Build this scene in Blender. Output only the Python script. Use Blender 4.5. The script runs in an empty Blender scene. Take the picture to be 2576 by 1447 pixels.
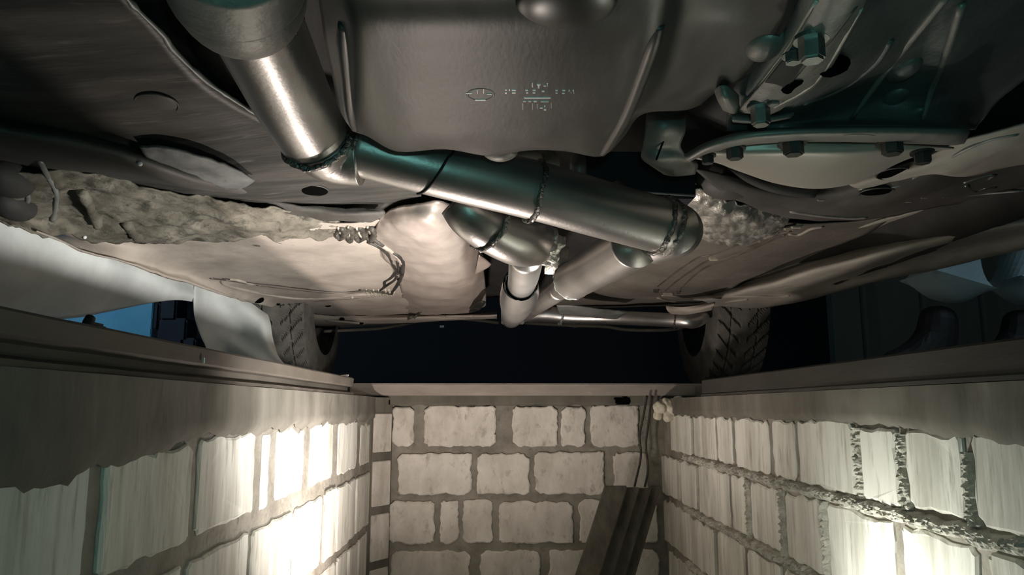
import bpy, bmesh, math, random
from mathutils import Vector, Matrix, noise, Euler
from mathutils.bvhtree import BVHTree
random.seed(7)
SC = bpy.context.scene
C = SC.collection
# ---------------------------------------------------------------- camera, world, lights, exposure
F = 1900.0; CX, CY = 1288.0, 723.5
PITCH = math.radians(9.0); YAW = math.radians(-1.09)
cd = bpy.data.cameras.new('camera'); cam = bpy.data.objects.new('camera', cd); C.objects.link(cam)
cd.sensor_width = 36; cd.lens = F/2576*36; cd.clip_start = 0.02
cam.location = (0, 0, 0); cam.rotation_euler = (math.pi/2+PITCH, 0, YAW)
SC.camera = cam
SC.view_settings.view_transform = 'Standard'; SC.view_settings.look = 'None'
SC.view_settings.exposure = 0.0; SC.view_settings.gamma = 1; SC.view_settings.use_curve_mapping = False
w = bpy.data.worlds.new('world'); SC.world = w; w.use_nodes = True
w.node_tree.nodes['Background'].inputs[0].default_value = (.10, .14, .18, 1)
w.node_tree.nodes['Background'].inputs[1].default_value = 0.02

def lamp(name, kind, loc, power, col, aim=None, size=.05, **k):
    l = bpy.data.lights.new(name, kind); o = bpy.data.objects.new(name, l); C.objects.link(o)
    o.location = loc; l.energy = power; l.color = col
    if kind == 'AREA':
        l.size = size
    else:
        l.shadow_soft_size = size
    if aim is not None:
        o.rotation_euler = (Vector(aim)-Vector(loc)).to_track_quat('-Z', 'Y').to_euler()
    for a, b in k.items(): setattr(l, a, b)
    return o
WARM = (1, .885, .805)
# two inspection lamps lying low in the pit, one by each wall, their reflectors turned forward and up
lamp('pit_reflector_lamp', 'SPOT', (.40, 1.06, -.26), 78, (1, .98, .93), (-.83, 1.82, .40), .05, spot_size=math.radians(66), spot_blend=1.0)
lamp('pit_bulb', 'POINT', (.42, 1.03, -.30), .7, (.97, 1, .91), size=.02)
lamp('pit_reflector_lamp', 'SPOT', (.33, 1.02, -.36), 6.5, (.97, 1, .91), (.53, 1.0, -.27), .03, spot_size=math.radians(120), spot_blend=1.0)
lamp('pit_reflector_lamp', 'SPOT', (-.13, 1.58, -.50), 29, WARM, (-.22, 1.74, .30), .045, spot_size=math.radians(165), spot_blend=1.0)
# phone torch beside the lens
lamp('phone_torch', 'POINT', (.02, -.03, .03), 1.9, (.32, .95, .90), size=.006)
lamp('garage_fill', 'AREA', (-2.1, 2.2, 1.9), 22, (.55, .78, 1), (-1.9, 3.3, .4), .4)  # soft fill for the garage's cool ambient light, source unseen
lamp('garage_fill', 'AREA', (2.3, .6, 2.3), 8, (.75, .9, 1), (1.5, 2.3, .1), .4)  # added fill so the right side of the garage reads
lamp('person_fill', 'AREA', (1.75, -.7, .75), 2.2, (.75, .92, 1), (1.1, 1.8, .25), .3)  # added fill light to lift the standing person's trousers and boots

# ---------------------------------------------------------------- pixel helpers
ROT = cam.rotation_euler.to_matrix()
def ray(x, y): return (ROT @ Vector(((x-CX)/F, (CY-y)/F, -1)))
def PZ(x, y, z):
    d = ray(x, y); return d*(z/d.z)
def PY(x, y, Y):
    d = ray(x, y); return d*(Y/d.y)
def PX(x, y, X):
    d = ray(x, y); return d*(X/d.x)
def P(t):
    x, y, m = t
    if isinstance(m, tuple):
        return (PY if m[0] == 'Y' else PX)(x, y, m[1])
    return PZ(x, y, m)

# ---------------------------------------------------------------- materials
MATS = {}
def material(name, col, col2=None, rough=.6, metal=0., nscale=8., bump=.0, bscale=60., stretch=(1,1,1), col3=None, spec=.5, detail=6, c3=(.58, .72), contrast=(.35, .65), emit=None, coords='Object', aniso=0):
    m = bpy.data.materials.new(name); m.use_nodes = True; nt = m.node_tree; N = nt.nodes; L = nt.links
    b = N['Principled BSDF']; b.inputs['Roughness'].default_value = rough; b.inputs['Metallic'].default_value = metal
    b.inputs['Specular IOR Level'].default_value = spec
    tc = N.new('ShaderNodeTexCoord'); mp = N.new('ShaderNodeMapping'); mp.inputs['Scale'].default_value = stretch
    L.new(tc.outputs[coords], mp.inputs[0])
    if col2 is None: b.inputs['Base Color'].default_value = (*col, 1)
    else:
        n = N.new('ShaderNodeTexNoise'); n.inputs['Scale'].default_value = nscale; n.inputs['Detail'].default_value = detail; n.inputs['Roughness'].default_value = .62
        L.new(mp.outputs[0], n.inputs['Vector'])
        r = N.new('ShaderNodeValToRGB'); e = r.color_ramp.elements
        e[0].position, e[1].position = contrast; e[0].color = (*col, 1); e[1].color = (*col2, 1)
        L.new(n.outputs[0], r.inputs[0]); out = r.outputs[0]
        if col3:
            n2 = N.new('ShaderNodeTexNoise'); n2.inputs['Scale'].default_value = nscale*2.7; n2.inputs['Detail'].default_value = 8; n2.inputs['Roughness'].default_value = .7
            L.new(mp.outputs[0], n2.inputs['Vector'])
            r2 = N.new('ShaderNodeValToRGB'); r2.color_ramp.elements[0].position, r2.color_ramp.elements[1].position = c3
            L.new(n2.outputs[0], r2.inputs[0])
            mx = N.new('ShaderNodeMix'); mx.data_type = 'RGBA'; L.new(r2.outputs[0], mx.inputs[0]); L.new(out, mx.inputs[6]); mx.inputs[7].default_value = (*col3, 1)
            out = mx.outputs[2]
        L.new(out, b.inputs['Base Color'])
        rr = N.new('ShaderNodeMapRange'); rr.inputs[3].default_value = max(0, rough-.10); rr.inputs[4].default_value = min(1, rough+.12)
        L.new(n.outputs[0], rr.inputs[0]); L.new(rr.outputs[0], b.inputs['Roughness'])
    if bump:
        nb = N.new('ShaderNodeTexNoise'); nb.inputs['Scale'].default_value = bscale; nb.inputs['Detail'].default_value = 5
        L.new(mp.outputs[0], nb.inputs['Vector'])
        bp = N.new('ShaderNodeBump'); bp.inputs['Strength'].default_value = bump; bp.inputs['Distance'].default_value = .004
        L.new(nb.outputs[0], bp.inputs['Height']); L.new(bp.outputs[0], b.inputs['Normal'])
    MATS[name] = m; return m
M = {}
M['brick'] = material('silicate_brick', (.46, .44, .38), (.78, .76, .69), rough=.85, nscale=22, bump=.35, bscale=90, stretch=(1, 1, .13), col3=(.30, .28, .235), c3=(.54, .74), contrast=(.30, .60))
M['brick_end'] = material('silicate_brick_end', (.60, .55, .485), (.84, .785, .72), rough=.88, nscale=13, bump=.8, bscale=55, stretch=(1, 1, .6), col3=(.40, .35, .305), c3=(.55, .72))
M['mortar'] = material('grey_mortar', (.20, .18, .15), (.36, .33, .28), rough=.95, nscale=12, bump=.8, bscale=80, col3=(.14, .12, .10))
M['plaster'] = material('smeared_mortar', (.095, .087, .068), (.20, .182, .152), rough=.92, nscale=7, bump=.5, bscale=50, stretch=(1, 1, .35), col3=(.15, .13, .10))
M['rail'] = material('rusty_steel_rail', (.065, .054, .043), (.125, .105, .085), rough=.75, metal=.15, nscale=9, bump=.25, bscale=60, stretch=(1, .3, 1), col3=(.10, .08, .065))
M['rail2'] = material('shaded_steel_rail', (.030, .027, .021), (.06, .053, .043), rough=.8, nscale=9, bump=.25, bscale=60, stretch=(1, .3, 1))  # darker copy of the rail steel, the right rail's shade put into colour
M['beam'] = material('steel_beam', (.28, .235, .20), (.42, .37, .33), rough=.7, metal=.1, nscale=11, bump=.3, bscale=70, stretch=(.3, 1, 1), col3=(.55, .50, .46), c3=(.62, .75))
M['concrete'] = material('garage_concrete', (.14, .13, .12), (.24, .23, .21), rough=.9, nscale=5, bump=.3)
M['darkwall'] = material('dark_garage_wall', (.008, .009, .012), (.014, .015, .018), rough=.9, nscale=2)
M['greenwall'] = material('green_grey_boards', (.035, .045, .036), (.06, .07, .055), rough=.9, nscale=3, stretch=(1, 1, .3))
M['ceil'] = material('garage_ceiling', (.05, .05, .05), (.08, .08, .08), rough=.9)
M['under'] = material('dusty_underseal', (.12, .107, .09), (.21, .188, .16), rough=.8, nscale=5, bump=.35, bscale=70, col3=(.19, .165, .14), c3=(.55, .78))
M['tank'] = material('beige_dusty_floor_pan', (.33, .285, .245), (.49, .43, .375), rough=.75, nscale=5, bump=.25, bscale=90, col3=(.30, .26, .22), c3=(.60, .80))
M['lump'] = material('caked_mud', (.08, .07, .052), (.26, .235, .19), rough=.95, nscale=9, bump=1.0, bscale=60, col3=(.07, .065, .05), c3=(.52, .62))
M['panel'] = material('streaked_grey_panel', (.05, .049, .045), (.12, .112, .10), rough=.5, metal=.3, nscale=7, bump=.25, bscale=60, stretch=(.5, 3, 1), col3=(.24, .22, .20), c3=(.58, .78))
M['rubdark'] = material('dark_underbody', (.022, .022, .022), (.05, .048, .044), rough=.7, nscale=6, bump=.3)
M['railb'] = material('dark_chassis_rail', (.055, .052, .045), (.11, .10, .09), rough=.6, nscale=6, bump=.3, bscale=50, stretch=(1, .4, 1))
M['plate'] = material('pale_blue_grey_plate', (.20, .21, .20), (.36, .37, .36), rough=.5, metal=.4, nscale=10, bump=.2, col3=(.14, .14, .13))
M['brk'] = material('grey_bracket_plate', (.11, .115, .11), (.20, .205, .20), rough=.6, metal=.2, nscale=12, bump=.3, col3=(.08, .08, .075))
M['shield'] = material('aluminium_heat_shield', (.42, .355, .315), (.58, .50, .445), rough=.5, metal=.4, nscale=6, bump=.25, bscale=45, col3=(.32, .27, .235), c3=(.6, .8))
M['foil'] = material('crumpled_foil', (.52, .50, .45), (.80, .77, .70), rough=.38, metal=.75, nscale=30, bump=.8, bscale=70, col3=(.33, .30, .27))
M['steel'] = material('brushed_stainless_pipe', (.44, .42, .40), (.58, .555, .53), rough=.38, metal=.9, nscale=5, bump=.06, bscale=220, stretch=(1, 1, 1), col3=(.40, .37, .345), c3=(.6, .85))
M['steelb'] = material('polished_steel_pipe', (.66, .64, .62), (.80, .78, .76), rough=.32, metal=.95, nscale=5, bump=.04, bscale=200)
M['weld'] = material('weld_bead', (.12, .11, .10), (.50, .48, .46), rough=.25, metal=.95, nscale=60, bump=1., bscale=260)
M['pan'] = material('pressed_aluminium_cover', (.095, .094, .088), (.14, .137, .128), rough=.40, metal=.75, nscale=7, bump=.035, bscale=120, stretch=(2.5, .8, 1), col3=(.16, .155, .145), c3=(.62, .82))
M['glint'] = material('smooth_pressed_metal', (.11, .11, .105), rough=.3, metal=.8)
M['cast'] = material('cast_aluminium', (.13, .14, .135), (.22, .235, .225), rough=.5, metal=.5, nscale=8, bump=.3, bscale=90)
M['castlit'] = material('cast_aluminium_lit', (.26, .25, .23), (.36, .345, .315), rough=.5, metal=.45, nscale=8, bump=.25, bscale=90)  # lit copy of the cast metal, brightness put into its colour
M['bowl'] = material('painted_sump_bowl', (.56, .53, .47), (.68, .645, .57), rough=.42, metal=.35, nscale=4, bump=.08, bscale=80)
M['bolt'] = material('zinc_bolt', (.16, .17, .16), (.28, .29, .27), rough=.35, metal=.8, nscale=20, bump=.2)
M['boltd'] = material('dark_bolt', (.045, .045, .042), (.09, .09, .085), rough=.45, metal=.6, nscale=20, bump=.2)
M['hose'] = material('black_rubber_hose', (.025, .022, .02), (.06, .052, .045), rough=.5, nscale=20, bump=.3)
M['clip'] = material('translucent_plastic_clip', (.50, .46, .38), (.66, .60, .50), rough=.4, nscale=20)
M['clipd'] = material('dark_clip', (.04, .036, .03), (.12, .11, .09), rough=.45, nscale=40, bump=.4)
M['line'] = material('steel_brake_line', (.10, .085, .07), (.20, .175, .15), rough=.4, metal=.4, nscale=20)
M['linep'] = material('dusty_brake_line', (.36, .31, .27), (.46, .40, .35), rough=.6, nscale=20)
M['black'] = material('hole_shade_black', (.004, .004, .004), rough=1, spec=0)  # flat black: shade inside holes, gaps and creases put into colour
M['tyre'] = material('tyre_rubber', (.10, .092, .08), (.20, .185, .165), rough=.85, nscale=18, bump=.3, col3=(.30, .28, .25), c3=(.6, .75))
M['cloth'] = material('white_cotton', (.66, .68, .66), (.82, .84, .82), rough=.9, nscale=6, bump=.2, bscale=40)
M['blue'] = material('blue_painted_board', (.10, .32, .46), (.15, .40, .55), rough=.6, nscale=3)
M['greyblue'] = material('blue_grey_board', (.10, .13, .15), (.15, .18, .20), rough=.7, nscale=4)
M['navy'] = material('black_plastic', (.012, .014, .022), (.022, .024, .032), rough=.5, nscale=5)
M['wood'] = material('old_dark_plank', (.055, .05, .038), (.115, .105, .08), rough=.85, nscale=10, bump=.5, bscale=60, stretch=(3, 3, .5), col3=(.05, .045, .035))
M['foam'] = material('mounting_foam', (.60, .54, .42), (.78, .72, .60), rough=.8, nscale=25, bump=1., bscale=60)
M['trouser'] = material('pale_blue_cotton', (.34, .47, .52), (.42, .55, .60), rough=.9, nscale=6, bump=.3, bscale=50)
M['boot'] = material('black_boot_rubber', (.010, .012, .015), (.018, .02, .024), rough=.6, nscale=5)
M['jacket'] = material('dark_work_jacket', (.02, .022, .028), (.03, .032, .04), rough=.9, nscale=5)
M['skin'] = material('skin', (.45, .28, .20), rough=.6)
M['paint'] = material('beige_car_paint', (.30, .27, .23), (.34, .31, .27), rough=.4, nscale=3)
M['sill'] = material('dusty_sill', (.25, .235, .20), (.50, .47, .41), rough=.7, nscale=5, bump=.3, bscale=60, stretch=(1, .4, 1), col3=(.18, .165, .135), c3=(.58, .8))
M['ink'] = material('black_marker_line', (.008, .007, .010), rough=.6)
M['chalk'] = material('white_scrap', (.80, .80, .82), rough=.8)

# ---------------------------------------------------------------- object helpers
def obj(name, data, mat=None, parent=None, smooth=False, label=None, kind=None):
    if isinstance(data, bmesh.types.BMesh):
        me = bpy.data.meshes.new(name); data.to_mesh(me); data.free()
    else: me = data
    if mat and len(me.materials) == 0: me.materials.append(mat)
    if smooth:
        for p in me.polygons: p.use_smooth = True
    o = bpy.data.objects.new(name, me); C.objects.link(o)
    if parent is not None:
        o.parent = parent; o.matrix_parent_inverse = PINV[parent.name]
    if label: o['label'] = label
    if kind: o['kind'] = kind
    return o
class _P(dict):
    def __missing__(s, k):
        o = bpy.data.objects[k]; m = o.matrix_basis.copy(); 
        q = o
        m = Matrix.LocRotScale(q.location, q.rotation_euler, q.scale)
        if q.parent: m = PINV[q.parent.name].inverted() @ q.matrix_parent_inverse @ m if False else m_world(q)
        return m.inverted()
def m_world(q):
    m = Matrix.LocRotScale(q.location, q.rotation_euler, q.scale)
    if q.parent: return m_world(q.parent) @ q.matrix_parent_inverse @ m
    return m
PINV = _P()
def empty(name, label, cat, loc, group=None):
    o = bpy.data.objects.new(name, None); C.objects.link(o); o.location = loc; o.empty_display_size = .05
    tag(o, label, cat, group); return o
def tag(o, label, cat, group=None):
    o['label'] = label; o['category'] = cat
    if group: o['group'] = group
    return o
def struct(o): o['kind'] = 'structure'; return o

def add_box(bm, c, s, rot=None, bev=0):
    r = bmesh.ops.create_cube(bm, size=1)
    vs = r['verts']
    m = Matrix.Translation(Vector(c)) @ (rot.to_4x4() if rot is not None else Matrix.Identity(4)) @ Matrix.Diagonal((*s, 1))
    bmesh.ops.transform(bm, matrix=m, verts=vs)
    if bev:
        es = list({e for v in vs for e in v.link_edges})
        bmesh.ops.bevel(bm, geom=es, offset=bev, segments=2, affect='EDGES')
def box(c, s, rot=None, bev=0):
    bm = bmesh.new(); add_box(bm, c, s, rot, bev); return bm
def box2(x0, x1, y0, y1, z0, z1, bev=0):
    return box(((x0+x1)/2, (y0+y1)/2, (z0+z1)/2), (abs(x1-x0), abs(y1-y0), abs(z1-z0)), None, bev)

def cr(p0, p1, p2, p3, t):
    return .5*((2*p1)+(p2-p0)*t+(2*p0-5*p1+4*p2-p3)*t*t+(3*p1-p0-3*p2+p3)*t*t*t)
def spline(pts, n):
    if len(pts) < 2: return pts
    q = [2*pts[0]-pts[1]]+list(pts)+[2*pts[-1]-pts[-2]]; out = []
    for i in range(1, len(q)-2):
        for k in range(n): out.append(cr(q[i-1], q[i], q[i+1], q[i+2], k/n))
    out.append(pts[-1]); return out
BVS = []
def fbm(p, s, o=3):
    v = 0; a = 1
    for _ in range(o):
        v += a*noise.noise(p*s); s *= 2.1; a *= .5
    return v
def net_verts(rows, sub=6, subu=None, amp=0, scale=10, axis=Vector((0, 0, 1)), oct=3, lin=False, fn=None):
    R = [[P(t) if not isinstance(t, Vector) else t for t in r] for r in rows]
    subu = subu or sub
    if lin:
        f = lambda pts, n: [pts[i].lerp(pts[i+1], k/n) for i in range(len(pts)-1) for k in range(n)]+[pts[-1]]
    else: f = spline
    R = [f(r, subu) for r in R]
    cols = [f([r[i] for r in R], sub) for i in range(len(R[0]))]
    W = len(cols); H = len(cols[0])
    V = []
    for j in range(H):
        for i in range(W):
            p = cols[i][j].copy()
            if amp: p += axis*amp*fbm(p, scale, oct)
            if fn: p = fn(p, i/(W-1), j/(H-1))
            V.append(p)
    Fc = [(j*W+i, j*W+i+1, (j+1)*W+i+1, (j+1)*W+i) for j in range(H-1) for i in range(W-1)]
    return V, Fc
def net(name, rows, mat, parent, thick=.003, label=None, cast=True, obj_kind=None, **k):
    V, Fc = net_verts(rows, **k)
    me = bpy.data.meshes.new(name); me.from_pydata([tuple(v) for v in V], [], Fc); me.update()
    if cast: BVS.append(BVHTree.FromPolygons([tuple(v) for v in V], Fc))
    o = obj(name, me, mat, parent, smooth=True, label=label)
    if thick:
        s = o.modifiers.new('solid', 'SOLIDIFY'); s.thickness = thick; s.offset = 0
    return o
def on(x, y, off=.004):
    """point of the already built underbody behind this sight line, a little below it"""
    d = ray(x, y).normalized(); best = None
    for b in BVS:
        h = b.ray_cast(Vector((0, 0, 0)), d)
        if h[0] is not None and (best is None or h[3] < best): best = h[3]
    if best is None: best = (PZ(x, y, .36)).length
    p = d*best
    return p - d*off

def tube(pts, rad, seg=16, n=6, smooth=True, cap=True, bump=0, bsc=80):
    """bmesh tube through points with one radius or one per point"""
    if not isinstance(rad, (list, tuple)): rad = [rad]*len(pts)
    q = spline([Vector((*p, r)) for p, r in zip(pts, rad)], n) if n > 1 else [Vector((*p, r)) for p, r in zip(pts, rad)]
    bm = bmesh.new(); rings = []; up = None
    for i, s in enumerate(q):
        p = s.to_3d() if hasattr(s, 'to_3d') else Vector(s[:3]); p = Vector((s[0], s[1], s[2]))
        a = Vector(q[max(i-1, 0)][:3]); b = Vector(q[min(i+1, len(q)-1)][:3]); t = (b-a).normalized()
        if up is None:
            up = Vector((0, 0, 1)) if abs(t.z) < .9 else Vector((1, 0, 0))
        u = (up-t*up.dot(t)).normalized(); v = t.cross(u); up = u
        ring = []
        for k in range(seg):
            an = 2*math.pi*k/seg; r = s[3]
            if bump: r += bump*noise.noise((p+u*math.cos(an)*s[3]+v*math.sin(an)*s[3])*bsc)
            ring.append(bm.verts.new(p+(u*math.cos(an)+v*math.sin(an))*r))
        rings.append(ring)
    for a, b in zip(rings, rings[1:]):
        for k in range(seg): bm.faces.new((a[k], a[(k+1) % seg], b[(k+1) % seg], b[k]))
    if cap:
        bm.faces.new(rings[0][::-1]); bm.faces.new(rings[-1])
    return bm
def ringweld(p, t, r, w=.004, seg=48, tubeseg=8, bump=.0035):
    """bumpy weld bead round a pipe of radius r at p with axis t"""
    t = t.normalized(); up = Vector((0, 0, 1)) if abs(t.z) < .9 else Vector((1, 0, 0))
    u = (up-t*up.dot(t)).normalized(); v = t.cross(u); bm = bmesh.new(); rs = []
    for k in range(seg):
        an = 2*math.pi*k/seg; d = u*math.cos(an)+v*math.sin(an); ring = []
        c = p+d*r + t*noise.noise(Vector((an*1.5, r*50, p.x*9)))*.004
        ww = w*(.75+.5*abs(math.sin(an*14)))
        for j in range(tubeseg):
            b = 2*math.pi*j/tubeseg; q = c+(d*math.cos(b)+t*math.sin(b))*ww
            q += d*bump*noise.noise(q*160)
            ring.append(bm.verts.new(q))
        rs.append(ring)
    for i in range(seg):
        a = rs[i]; b = rs[(i+1) % seg]
        for j in range(tubeseg): bm.faces.new((a[j], b[j], b[(j+1) % tubeseg], a[(j+1) % tubeseg]))
    return bm
def hexbolt(r, h, washer=True):
    bm = bmesh.new()
    bmesh.ops.create_cone(bm, cap_ends=True, segments=6, radius1=r, radius2=r, depth=h, matrix=Matrix.Translation((0, 0, -h/2)))
    bmesh.ops.bevel(bm, geom=[e for e in bm.edges if abs(e.verts[0].co.z+h) < 1e-5 and abs(e.verts[1].co.z+h) < 1e-5], offset=r*.15, segments=2, affect='EDGES')
    if washer:
        bmesh.ops.create_cone(bm, cap_ends=True, segments=24, radius1=r*1.35, radius2=r*1.35, depth=h*.18, matrix=Matrix.Translation((0, 0, 0)))
    return bm

# ---------------------------------------------------------------- the pit and the garage round it
LX, RX, EY = -.39, .53, 2.45          # left wall, right wall, end wall
RIM = .068
wl = struct(obj('wall_left', box2(LX-.22, LX-.002, -1.0, EY+.3, -1.35, .031), M['mortar']))
wr = struct(obj('wall_right', box2(RX+.002, RX+.22, -1.0, EY+.3, -1.35, .026), M['mortar']))
wb = struct(obj('wall_back', box2(LX-.3, RX+.3, EY+.006, EY+.25, -1.35, .036), M['mortar']))
wf = struct(obj('wall_front', box2(LX-.3, RX+.3, -1.15, -.97, -1.35, .03), M['mortar']))
pf = struct(obj('floor', box2(LX-.2, RX+.2, -1.1, EY+.2, -1.45, -1.35), M['concrete']))

def brick(axis, plane, sgn, a0, a1, z0, z1, mat, parent, depth=.012, rough=.004, top=0., cut=.012, n=7):
    """one brick face proud of its mortar; outline jittered and corners chipped. axis 'y': wall in the YZ plane"""
    out = []; sd = random.uniform(0, 50)
    def edge(p, q, j):
        m = max(2, int(n*max(abs(q[0]-p[0]), abs(q[1]-p[1]))/.12))
        for i in range(m):
            t = i/m; u = p[0]+(q[0]-p[0])*t; v = p[1]+(q[1]-p[1])*t
            jj = j if i else 0
            k1 = noise.noise_vector(Vector((u*28+sd, v*28, sd)))*1.3+noise.noise_vector(Vector((u*110, v*110+sd, 1)))*.7
            out.append((u+jj*k1.x, v+jj*k1.y))
    c = [random.uniform(.2, 1)*cut for _ in range(4)]
    P8 = [(a0+c[0], z0), (a1-c[1], z0), (a1, z0+c[1]*.8), (a1, z1-c[2]*.8), (a1-c[2], z1), (a0+c[3], z1), (a0, z1-c[3]*.8), (a0, z0+c[0]*.8)]
    for i in range(8):
        p, q = P8[i], P8[(i+1) % 8]
        edge(p, q, rough if i != 4 else rough+top)
    bm = bmesh.new(); d = depth+random.uniform(-.003, .003)
    inner = []
    cu = (a0+a1)/2; cv = (z0+z1)/2
    def co(u, v, h):
        return (plane-sgn*.008+sgn*h, u, v) if axis == 'y' else (u, plane+.008-h, v)
    A = [bm.verts.new(co(u, v, 0)) for u, v in out]
    B = [bm.verts.new(co(u, v, d*.8)) for u, v in out]
    D = []
    for u, v in out:
        du = cu-u; dv = cv-v; l = math.hypot(du, dv); k = min(.004, l*.3)/max(l, 1e-6)
        D.append(bm.verts.new(co(u+du*k, v+dv*k, d+random.uniform(-.0006, .0006))))
    m = len(out)
    for i in range(m):
        j = (i+1) % m
        bm.faces.new((A[i], A[j], B[j], B[i])); bm.faces.new((B[i], B[j], D[j], D[i]))
    bm.faces.new(D)
    bmesh.ops.recalc_face_normals(bm, faces=bm.faces)
    return obj('brick', bm, mat, parent)

def Yl(x, y=1180): return PX(x, y, LX).y
def Yr(x, y=1090): return PX(x, y, RX).y
# left wall rows (z0,z1) and brick edges along Y
lrows = [(-.165, -.035), (-.345, -.192), (-.52, -.368), (-.695, -.545), (-.87, -.72), (-1.045, -.895), (-1.22, -1.07)]
l1 = [(.30, .46), (.49, Yl(208, 1280)), (Yl(252, 1280), Yl(474, 1250)), (Yl(498, 1180), Yl(639, 1180)), (Yl(658), Yl(677)), (Yl(690)+.01, Yl(766)-.01), (Yl(778), Yl(835)-.01), (Yl(845)+.02, Yl(898)-.01), (Yl(900)+.03, 2.42)]
l1 = [(-.5, -.28), (-.26, -.02), (.0, .27)] + l1
for r, (z0, z1) in enumerate(lrows):
    if r == 0: seq = l1
    else:
        seq = []; y = -.8 + (r % 2)*.12
        if r == 1: y = -.83
        while y < 2.40:
            L = random.choice([.235, .235, .24, .12])
            e = min(y+L, 2.425)
            if e-y > .04: seq.append((y, e))
            y = e+random.uniform(.014, .026)
    for (a, b) in seq:
        zz1 = z1 + (random.uniform(-.02, .012) if r == 0 else random.uniform(-.004, .004))
        brick('y', LX, 1, a, b, z0+random.uniform(-.003, .003), zz1, M['brick'], wl, depth=.010, top=.006 if r == 0 else 0)
# right wall rows
rrows = [(-.128, -.026), (-.268, -.152), (-.415, -.292), (-.565, -.438), (-.715, -.588), (-.865, -.738), (-1.015, -.888), (-1.165, -1.038)]
def fromx(xs, g=.011, y=1090):
    ys = sorted(Yr(x, y) for x in xs)
    return [(a+g, b-g) for a, b in zip(ys, ys[1:]) if b-a > .045]
r1 = fromx([1690, 1744, 1804, 1847, 1940, 2006, 2161, 2270, 2435, 2750, 3300])
r2 = fromx([1668, 1717, 1758, 1840, 1884, 1969, 2072, 2250, 2460, 2800, 3300], y=1210)
r3 = fromx([1668, 1742, 1804, 1878, 1967, 2072, 2200, 2400, 2700, 3200], y=1350)
for r, (z0, z1) in enumerate(rrows):
    if r < 3: seq = [r1, r2, r3][r] + [(-.75, -.52), (-.5, -.26), (-.24, .0), (.02, .25)][:4]
    else:
        seq = []; y = -.8+(r % 2)*.12
        while y < 2.40:
            e = min(y+random.choice([.235, .235, .12]), 2.425)
            if e-y > .04: seq.append((y, e))
            y = e+random.uniform(.016, .028)
    for (a, b) in seq:
        zz = z1
        if r == 0 and a < 1.0: zz = z1-.022*(1.0-a)
        brick('y', RX, -1, a, b, z0+random.uniform(-.003, .003), zz+random.uniform(-.004, .004), M['brick'], wr, depth=.013, rough=.0045, top=.003)
# end wall from the photo, the lower rows continue the bond
def ex(x): return (x-1252)/F*EY*1.003
EROW = [(-.124, 0.002), (-.270, -.144), (-.418, -.292), (-.566, -.440)]
ebr = [[(994, 1047), (1072, 1248), (1290, 1400), (1410, 1468), (1484, 1602)],
       [(1010, 1190), (1203, 1331), (1344, 1514), (1536, 1618)],
       [(992, 1100), (1115, 1158), (1170, 1240), (1257, 1435), (1451, 1580), (1592, 1640)],
       [(1000, 1186), (1212, 1354), (1378, 1560), (1575, 1640)]]
for (z0, z1), bs in zip(EROW, ebr):
    for x0, x1 in bs: brick('x', EY, 1, ex(x0), ex(x1), z0, z1+random.uniform(-.004, .003), M['brick_end'], wb, depth=.012, rough=.0055, cut=.02, n=14)
for k in range(4, 8):
    z1 = -.588-(k-4)*.148; x = -.34+(k % 2)*.1; 
    while x < .47:
        e = min(x+random.choice([.235, .235, .12]), .50); brick('x', EY, 1, x, e, z1-.126, z1, M['brick_end'], wb); x = e+.018
# mortar smears over the top of the walls, with thickness and a ragged lower edge
def smear(name, axis, plane, sgn, a0, a1, zt, zfun, mat, parent, n=120, nv=6, d=.013):
    bm = bmesh.new(); g = []
    for i in range(n+1):
        a = a0+(a1-a0)*i/n; col = []
        zb = zfun(a)
        for j in range(nv+1):
            t = j/nv; z = zt+(zb-zt)*t
            h = d*(1 if t < .99 else .15)+.003*fbm(Vector((a*9, z*14, plane)), 1.5)
            col.append(bm.verts.new((plane+sgn*h, a, z) if axis == 'y' else (a, plane-h, z)))
        g.append(col)
    for i in range(n):
        for j in range(nv): bm.faces.new((g[i][j], g[i+1][j], g[i+1][j+1], g[i][j+1]))
    bmesh.ops.recalc_face_normals(bm, faces=bm.faces)
    return obj(name, bm, mat, parent, smooth=True)
def zl(a): return -.040-.028*max(0, min(1, (1.0-a)/.3)) + .012*noise.noise(Vector((a*14, 3, 1))) + .008*noise.noise(Vector((a*60, 9, 1)))
def zr(a): return -.024-.030*max(0, min(1, (1.05-a)/.45)) + .007*noise.noise(Vector((a*16, 7, 1))) + .004*noise.noise(Vector((a*50, 5, 1)))
def ze(a): return .004+.010*noise.noise(Vector((a*22, 1, 5)))
smear('mortar_band', 'y', LX, 1, -.9, 2.44, .031, zl, M['plaster'], wl, n=260)
smear('mortar_band', 'y', RX, -1, -.9, 2.44, .026, zr, M['plaster'], wr, n=260)
smear('mortar_band', 'x', EY, 1, -.36, .53, .036, ze, M['plaster'], wb, n=90)
# crumbly mortar squeezed out of the right wall's joints
def joint_mortar(parent, pts, wid, mat, name='mortar_joint', d=.018, sc=210):
    bm = bmesh.new(); n = len(pts); g = []
    for i, (a, z) in enumerate(pts):
        b = pts[min(i+1, n-1)]; c = pts[max(i-1, 0)]; dx, dz = b[0]-c[0], b[1]-c[1]; l = math.hypot(dx, dz) or 1
        nx, nz = -dz/l, dx/l; row = []
        for j in range(11):
            t = (j/10-.5)*2; wj = wid*(1+.5*noise.noise(Vector((a*30, z*30, j*.2))))
            u, v = a+nx*t*wj/2, z+nz*t*wj/2
            h = d*(1-t**4)+.010*noise.noise(Vector((u*sc, v*sc, 2)))*(1-abs(t)*.6)
            row.append(bm.verts.new((RX-h+.008, u, v)))
        g.append(row)
    for i in range(n-1):
        for j in range(10): bm.faces.new((g[i][j], g[i+1][j], g[i+1][j+1], g[i][j+1]))
    bmesh.ops.recalc_face_normals(bm, faces=bm.faces)
    return obj(name, bm, mat, parent)
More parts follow.
